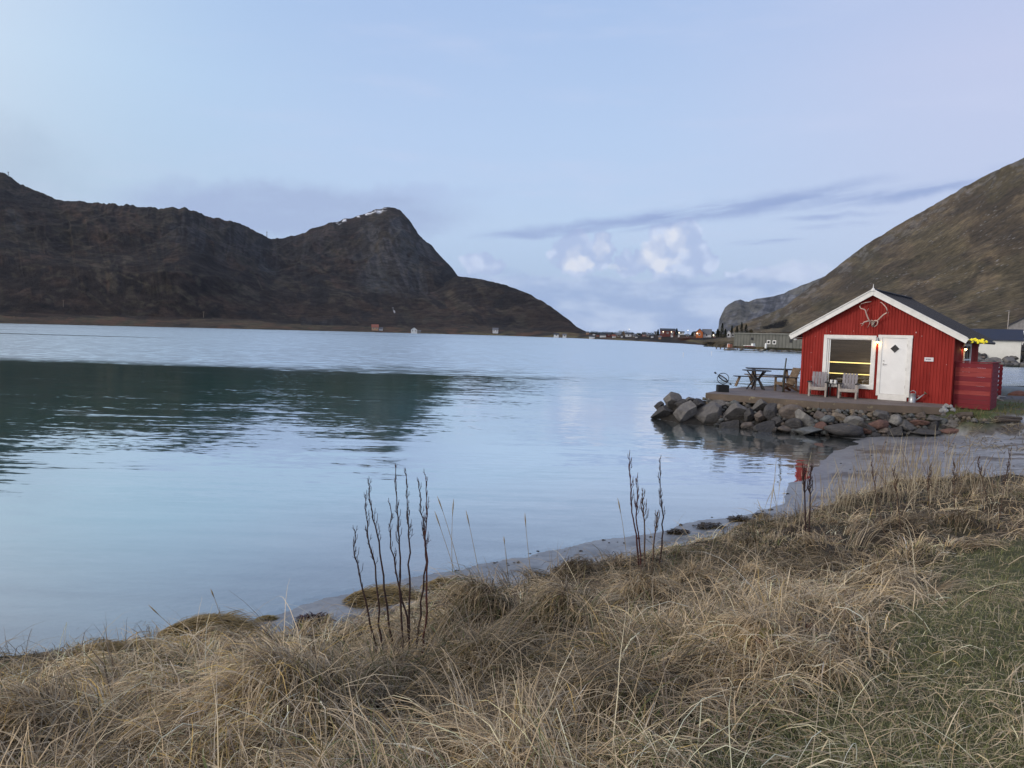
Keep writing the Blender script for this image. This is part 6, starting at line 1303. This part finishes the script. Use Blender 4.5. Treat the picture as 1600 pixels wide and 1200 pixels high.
for px, py, hp in [(18, 1035, 60), (30, 1038, 52), (40, 1032, 70), (55, 1040, 58), (48, 1042, 80), (12, 1030, 46), (235, 1010, 60), (150, 1030, 30), (300, 992, 50), (430, 985, 40), (350, 985, 60)]: bgrass(px, py, hp * .7, g.normal(-.35, .25), CL[3], False, .0018)
V = np.concatenate(acc[0]); o = np_mesh('beach_grass', V, np.array(acc[1]), [grass_m], cols=np.concatenate(acc[2])); tag(o, 'tall pale beach grass standing along the crest of the bank', 'grass', kind='stuff')
# straw and scraps on the sand by the cabin
g = np.random.default_rng(23); acc = ([], [], [])
for k in range(520):
    px = g.uniform(1470, 1600); py = g.uniform(664, 712) if g.random() < .6 else g.uniform(655, 672); cl = fbm(np.array([px / 22]), np.array([py / 5]), 3, 5)[0]
    if cl < .5: continue
    q = ground_at(px, py); a_ = g.uniform(0, 6.28); L2 = g.uniform(.08, .3); up = g.uniform(.0, .16); P_ = [q + [0, 0, .01], q + [math.cos(a_) * L2 * .5, math.sin(a_) * L2 * .5, .02 + up * .6], q + [math.cos(a_) * L2, math.sin(a_) * L2, .015 + up]]
    stalk_geo(P_, np.array([.006, .007, .003]), CL[g.integers(0, 4)] * g.uniform(.5, 1), acc)
for k in range(240):
    px = g.uniform(1485, 1600); py = g.uniform(632, 652) if g.random() < .7 else g.uniform(612, 632); q = ground_at(px, py); h_ = g.uniform(.05, .2); P_ = [q, q + [g.normal(0, .03), 0, h_ * .6], q + [g.normal(0, .07), 0, h_]]; stalk_geo(P_, np.array([.008, .008, .003]), np.array([(.12, .13, .04), (.2, .18, .09), (.15, .14, .07)][g.integers(0, 3)]), acc)
V = np.concatenate(acc[0]); o = np_mesh('beach_litter', V, np.array(acc[1]), [grass_m], cols=np.concatenate(acc[2])); tag(o, 'dry straw and tufts scattered over the sand and turf right of the cabin', 'straw', kind='stuff')

# ------------------------------------------------------------------ bare dark stalks, each plant a thing, each stalk a part
def plant(name, label, cat, base, stems, mats, r0p=1.5, twig=1.0, head=None, seed=1, sub='stem'):
    q = ground_at(*base); D0 = q[1]; r = empty(name, tuple(q)); tag(r, label, cat); g = random.Random(seed)
    for si, pts in enumerate(stems):
        dof = g.uniform(-.10, .12); W3 = [atd(px, py, D0 + dof * (1 - .3 * i_ / len(pts))) - q for i_, (px, py) in enumerate(pts)]; W3[-1][2] -= .03
        # smooth, slightly kinked polyline
        P_ = []
        for a, b in zip(W3[:-1], W3[1:]):
            for s_ in (0, .25, .5, .75): P_.append(a + (b - a) * s_ + np.array([g.gauss(0, .0035), g.gauss(0, .003), 0]))
        P_.append(W3[-1]); n = len(P_); k_ = D0 / F
        rs = [k_ * r0p * (.22 + .78 * (i_ / (n - 1)) ** .8) for i_ in range(n)]
        mb = MB().tube(P_, rs, 6); L_ = np.linalg.norm(P_[0] - P_[-1]); mt_ = mats[si % len(mats)]
        if twig:
            m_ = int(15 * twig)
            for t_ in range(m_):
                u = (t_ + g.random()) / m_ * .50; idx = u * (n - 1); i_ = int(idx); p0 = P_[i_] + (P_[i_ + 1] - P_[i_]) * (idx - i_)
                a_ = g.uniform(0, 6.283); l2 = k_ * g.uniform(6, 17) * (.6 + u * 1.3) * min(twig, 1.2); out_ = np.array([math.cos(a_), math.sin(a_) * .8, 0])
                P2 = [p0, p0 + out_ * l2 * .22 + np.array([0, 0, l2 * .35]), p0 + out_ * l2 * .28 + np.array([0, 0, l2 * .95])]; mb.tube(P2, [k_ * .62, k_ * .5, k_ * .3], 4)
                if g.random() < .5: P3 = [P2[1], P2[1] + out_ * l2 * .22 + np.array([0, 0, l2 * .2])]; mb.tube(P3, [k_ * .34, k_ * .2], 4)
                if g.random() < .6: mb.lathe([(.0004, -k_ * 1.0), (k_ * .95, 0), (.0004, k_ * 1.0)], tuple(p0 + out_ * k_ * .8), 5)
        mb.build(sub, mt_, r, smooth=True)
    return r
plant('bare_dock', 'cluster of tall bare dark stalks with twiggy heads in front of the water', 'dead plant', (632, 1030),
      [[(554, 826), (555, 867), (567, 924), (578, 975), (597, 1040)], [(571, 772), (574, 833), (587, 884), (592, 975), (599, 1034)], [(576, 749), (581, 799), (592, 847), (601, 918), (618, 1031)], [(609, 786), (612, 856), (623, 915), (637, 965), (641, 1028)],
       [(619, 726), (619, 794), (625, 856), (625, 918), (630, 1032)], [(635, 732), (636, 805), (639, 845), (640, 918), (640, 1028)], [(654, 748), (659, 802), (664, 833), (666, 879), (656, 961), (645, 1032)], [(665, 741), (667, 791), (664, 839), (667, 890), (666, 975), (658, 1042)]], [stem_dark, stem_dark, stem_dark, stem_dark, stem_dark, stem_dark, stem_dark, stem_red], 1.95, 1.6, seed=5)
plant('bare_dock', 'three reddish bare stalks rising from one root left of the other mid-bank stalks', 'dead plant', (1001, 893), [[(983, 709), (985, 756), (988, 801), (994, 835), (1000, 898)], [(993, 747), (996, 779), (994, 808), (1000, 857), (1002, 895)], [(1004, 767), (1006, 817), (1008, 893)]], [stem_red, stem_red, stem_brown], 1.6, 1.3, seed=6)
plant('bare_dock', 'two thin dark bare stalks, one tall and one short, just right of the reddish three', 'dead plant', (1026, 895), [[(1031, 716), (1032, 774), (1036, 808), (1034, 853), (1028, 900)], [(1028, 800), (1023, 835), (1018, 895)]], [stem_dark, stem_brown], 1.6, 1.3, seed=7)
plant('bare_dock', 'pair of dark stalks with bushy rust heads against the beach below the rock wall', 'dead plant', (1262, 845), [[(1256, 733), (1258, 774), (1259, 845)], [(1267, 728), (1266, 774), (1264, 848)]], [stem_dark, stem_dark], 1.5, 2.2, seed=8)
for k, (pts, lb) in enumerate([([(1361, 722), (1368, 770), (1386, 842)], 'thin brown weed leaning left on the crest below the cabin door'), ([(1396, 736), (1402, 770), (1408, 830)], 'thin brown weed standing on the crest below the watering can'),
                               ([(1578, 704), (1570, 760), (1556, 830)], 'branching dark weed near the right edge of the picture'), ([(1490, 722), (1491, 760), (1492, 800)], 'short dark weed on the crest below the board screen'),
                               ([(1453, 728), (1450, 770), (1452, 812)], 'brown weed on the crest between the door and the board screen'), ([(1527, 716), (1535, 750), (1546, 790)], 'brown weed left of the branching dark one on the right')]):
    plant('dead_weed', lb, 'dead plant', pts[-1], [pts], [stem_brown], .62, 1.0, seed=20 + k)
# single grass stalks with ears against the water
GST = [([(683, 775), (699, 815), (718, 890)], 'arching grass stalk with a long ear, leaning left above the big tussock'), ([(709, 779), (704, 830), (707, 895)], 'upright grass stalk with a pale ear above the big tussock'), ([(679, 798), (697, 850), (713, 900)], 'lowest of three arching grass stalks left above the big tussock'),
       ([(728, 797), (739, 845), (749, 900)], 'lone grass stalk leaning left, right of the big tussock top'), ([(820, 801), (823, 845), (829, 893)], 'lone straight grass stalk against the water in the middle of the bank'), ([(787, 838), (790, 860), (793, 898)], 'short grass stalk left of the lone straight one'),
       ([(965, 778), (975, 820), (981, 890)], 'thin stalk leaning left beside the reddish bare stalks'), ([(329, 920), (340, 945), (350, 980)], 'drooping wispy grass ear above the yellow straw mound on the left'), ([(232, 945), (262, 975), (300, 1005)], 'grass stalk bent far left over the water near the yellow mound')]
for k, (pts, lb) in enumerate(GST):
    q = ground_at(*pts[-1]); D0 = q[1]; r = empty('grass_stalk', tuple(q)); tag(r, lb, 'grass stalk'); W3 = [atd(a, b, D0) - q for a, b in pts]; kk = D0 / F
    P_ = [W3[0] * (1 - t_) ** 2 + W3[1] * 2 * t_ * (1 - t_) + W3[2] * t_ ** 2 for t_ in np.linspace(0, 1, 12)]; P_ = [p + (W3[1] - (W3[0] + W3[2]) / 2) * 0 for p in P_]
    MB().tube(P_[2:], [kk * .32 + kk * .22 * i_ / 9 for i_ in range(10)], 5).build('stem', straw_mat, r, True)
    MB().tube([P_[0], P_[1], (P_[1] + P_[2]) / 2, P_[3]], [kk * .2, kk * 1.0, kk * 1.15, kk * .35], 6).build('seed_head', straw_mat, r, True)
# dock leaves turning colour
q = ground_at(1232, 1000); r = empty('leafy_plant', tuple(q)); tag(r, 'low plant with yellow, green and rust coloured leaves in the grass', 'plant')
def leaf(px, py, wpx, hpx, mt_, ang, tilt, lab):
    c_ = ground_at(px, py + hpx * .5); D_ = c_[1]; k_ = D_ / F; c_ = atd(px, py, D_ - .05); n = 9; vs = []; fs = []; gg = random.Random(int(px))
    for i_ in range(n + 1):
        u = i_ / n; w2 = math.sin(math.pi * min(u * 1.05, 1)) ** .6 * .5 * (1 - .15 * u)
        for j, s_ in enumerate((-1, -.5, 0, .5, 1)): vs.append(Vector(((u - .5), s_ * w2 * .62 + gg.gauss(0, .012), .10 * abs(s_) + .10 * math.sin(u * 5) + gg.gauss(0, .02))))
    for i_ in range(n):
        for j in range(4): fs.append((i_ * 5 + j, i_ * 5 + 5 + j, i_ * 5 + 6 + j, i_ * 5 + 1 + j))
    from mathutils import Euler
    R3 = Euler((tilt, 0, 0)).to_matrix() @ Euler((0, 0, ang)).to_matrix(); L2 = max(wpx, hpx) * k_ * 1.15; vs = [R3 @ v * L2 + Vector(c_ - q) for v in vs]; o_ = MB().add(vs, fs).build('leaf', mt_, r, True); o_['label'] = lab
for a in [(1196, 990, 26, 20, M('olive leaf', (.22, .22, .04), (.12, .07, .03), 8, .5, .2, 40), .3, .9, 'olive leaf turning red at one side'), (1186, 999, 18, 10, leaf_red, .9, .7, 'dark red leaf'), (1247, 970, 20, 20, leaf_yellow, 1.1, 1.1, 'bright yellow leaf'), (1268, 982, 20, 15, leaf_red, -.5, .9, 'rust brown leaf'),
          (1272, 996, 14, 15, leaf_green, 1.9, 1.0, 'grey green leaf'), (1202, 978, 12, 18, leaf_green, 1.2, 1.2, 'upright green leaf'), (1224, 988, 22, 14, leaf_green, .2, .8, 'dark green leaf'), (1236, 996, 16, 10, leaf_red, 2.5, .6, 'shrivelled red leaf'), (1160, 996, 12, 9, leaf_yellow, .4, .8, 'small yellow leaf'), (1214, 967, 14, 10, leaf_red, .2, .8, 'brownish curled leaf')]: leaf(*a)
MB().tube([(0, 0, 0), (.02, 0, .06), (.05, -.02, .10)], .004, 5).tube([(0, 0, 0), (-.05, 0, .05), (-.10, 0, .08)], .004, 5).tube([(0, 0, 0), (.08, 0, .05), (.12, 0, .06)], .004, 5).build('stem', stem_red, r)
# seaweed heaps and a raft of straw at the waterline
def heap(name, px, py, wpx, hpx, mt_, lab, cat, straw=False, n=260):
    c_ = ground_at(px, py); k_ = c_[1] / F; g = random.Random(int(px + py)); mb = MB()
    for i_ in range(n):
        a_ = g.uniform(0, 6.28); rr_ = math.sqrt(g.random()); x0 = rr_ * math.cos(a_) * wpx * k_ / 2; y0 = rr_ * math.sin(a_) * wpx * k_ / 3.2; z0 = (1 - rr_ * rr_) * hpx * k_ * .8; b_ = g.uniform(-.7, .7) if straw else g.uniform(0, 6.28); l2 = wpx * k_ * g.uniform(.12, .3)
        p0 = Vector((x0, y0, z0)); d2 = Vector((math.cos(b_), math.sin(b_), g.uniform(-.2, .35))) * l2; s_ = Vector((-math.sin(b_), math.cos(b_), g.uniform(-.5, .5))) * (k_ * (.5 if straw else 1.6))
        mb.add([p0 - s_, p0 + s_, p0 + d2 * .5 + s_ + Vector((0, 0, l2 * .12)), p0 + d2 * .5 - s_ + Vector((0, 0, l2 * .12)), p0 + d2 + s_ * .3, p0 + d2 - s_ * .3], [(0, 1, 2, 3), (3, 2, 4, 5)])
    o_ = mb.build(name, mt_); o_.location = c_; tag(o_, lab, cat); return o_
for (px, py, wpx, hpx, n_, lb) in [(318, 992, 150, 26, 2600, 'yellow-brown mound of flattened straw at the water edge left of the dark red seaweed'), (592, 940, 120, 20, 2000, 'low yellow-brown mat of flattened straw behind the feet of the dark stalks'), (690, 918, 70, 14, 900, 'yellow straw between the dark stalks and the big tussock'), (160, 1030, 130, 20, 1800, 'yellowish straw mat at the water edge near the left corner')]:
    heap('straw_mound', px, py, wpx, hpx, M('yellow brown straw', (.27, .20, .085), (.13, .10, .045), 9, .8, .2, 30), lb, 'straw', True, n_)
heap('seaweed_heap', 490, 973, 52, 12, seaweed, 'dark red heap of seaweed at the waterline on the left', 'seaweed', n=420)
heap('seaweed_heap', 205, 1026, 50, 12, weed_brown, 'blackish brown heap of seaweed left of the yellow straw mound', 'seaweed', n=420)
heap('straw_raft', 414, 969, 36, 7, M('wet yellow straw', (.24, .19, .07), (.16, .13, .05), 8, .7, .2, 30), 'small raft of yellow straw stranded in the shallows', 'straw', True, 420)
for i_, (px, py, w2) in enumerate([(1060, 833, 34), (1110, 824, 40), (1160, 814, 42), (1190, 808, 26), (1065, 700, 0)]):
    if w2: heap('seaweed_heap', px, py, w2, 5, weed_brown, ['left-hand', 'second from left', 'third from left', 'right-hand'][i_] + ' flat strip of blackish seaweed along the water on the middle shore', 'seaweed', n=300)
for px, py, w2, cl, lb in [(112, 1132, 22, DK, 'dark grey stone half buried in the grass at the lower left'), (128, 1118, 12, GREY, 'small grey stone above the dark one at the lower left'), (10, 1122, 24, DK, 'dark stone in the grass at the left edge'), (1231, 772, 5, DK, 'tiny dark stone in the shallows left of the bushy stalks'), (645, 1012, 14, LT, 'pale stone lying on the bare sand among the dark stalks'), (672, 1022, 18, LT, 'pale stone right of the foot of the dark stalks'), (612, 1003, 12, GREY, 'small grey stone left among the feet of the dark stalks'),
                           (655, 1002, 10, LT, 'tiny pale pebble behind the dark stalks')]:
    c_ = ground_at(px, py); k_ = c_[1] / F; o = bpy.data.objects.new('stone', RND[int(px) % 6]); col.objects.link(o); o.location = c_ + np.array([0, 0, w2 * k_ * .1]); o.scale = (w2 * k_ * .55, w2 * k_ * .45, w2 * k_ * .32); o.rotation_euler = (0, 0, px); o.color = (*cl, 1); tag(o, lb, 'stone')

# pebbles and shells on the beach below the cabin and along the near waterline
g = np.random.default_rng(77)
for k in range(120):
    if k < 70: px = g.uniform(1300, 1600); py = g.uniform(684, 745) if g.random() < .4 else g.uniform(668, 700)
    else: u = g.random(); px = 560 + u * 660; py = interp(px, [(560, 935), (700, 900), (850, 868), (1050, 830), (1220, 792)]) - g.uniform(-6, 8)
    q = ground_at(px, py)
    if q[1] > 30 or q[2] < -.05: continue
    k_ = q[1] / F; w2 = g.uniform(1.6, 4.2) if k < 70 else g.uniform(2.5, 7); o = bpy.data.objects.new('pebble', SML[k % 4]); col.objects.link(o); o.location = q + np.array([0, 0, w2 * k_ * .1]); o.scale = (w2 * k_ * .55, w2 * k_ * .5, w2 * k_ * .3); o.rotation_euler = (0, 0, k); o.color = (*[DK, GREY, BRN, LT][k % 4], 1)
    lb = 'small pebble lying on the beach below the cabin' if k < 70 else 'small pebble on the wet sand along the near waterline'; tag(o, lb, 'pebble', 'pebbles of the beach below the cabin' if k < 70 else 'pebbles along the near waterline')

# ------------------------------------------------------------------ evening air
hb = MB().box((0, 1900, 192.5), (9400, 5600, 395)).build('haze', None); hb.data.materials.clear()
mt = bpy.data.materials.new('evening air'); mt.use_nodes = True; t = NT(mt.node_tree); t.n.clear(); o = t.new('ShaderNodeOutputMaterial'); pv = t.new('ShaderNodeVolumePrincipled')
pv.inputs['Color'].default_value = (.80, .87, .98, 1); pv.inputs['Density'].default_value = .000028; pv.inputs['Anisotropy'].default_value = .2; t.l.new(pv.outputs[0], o.inputs['Volume']); hb.data.materials.append(mt); tag(hb, kind='stuff')
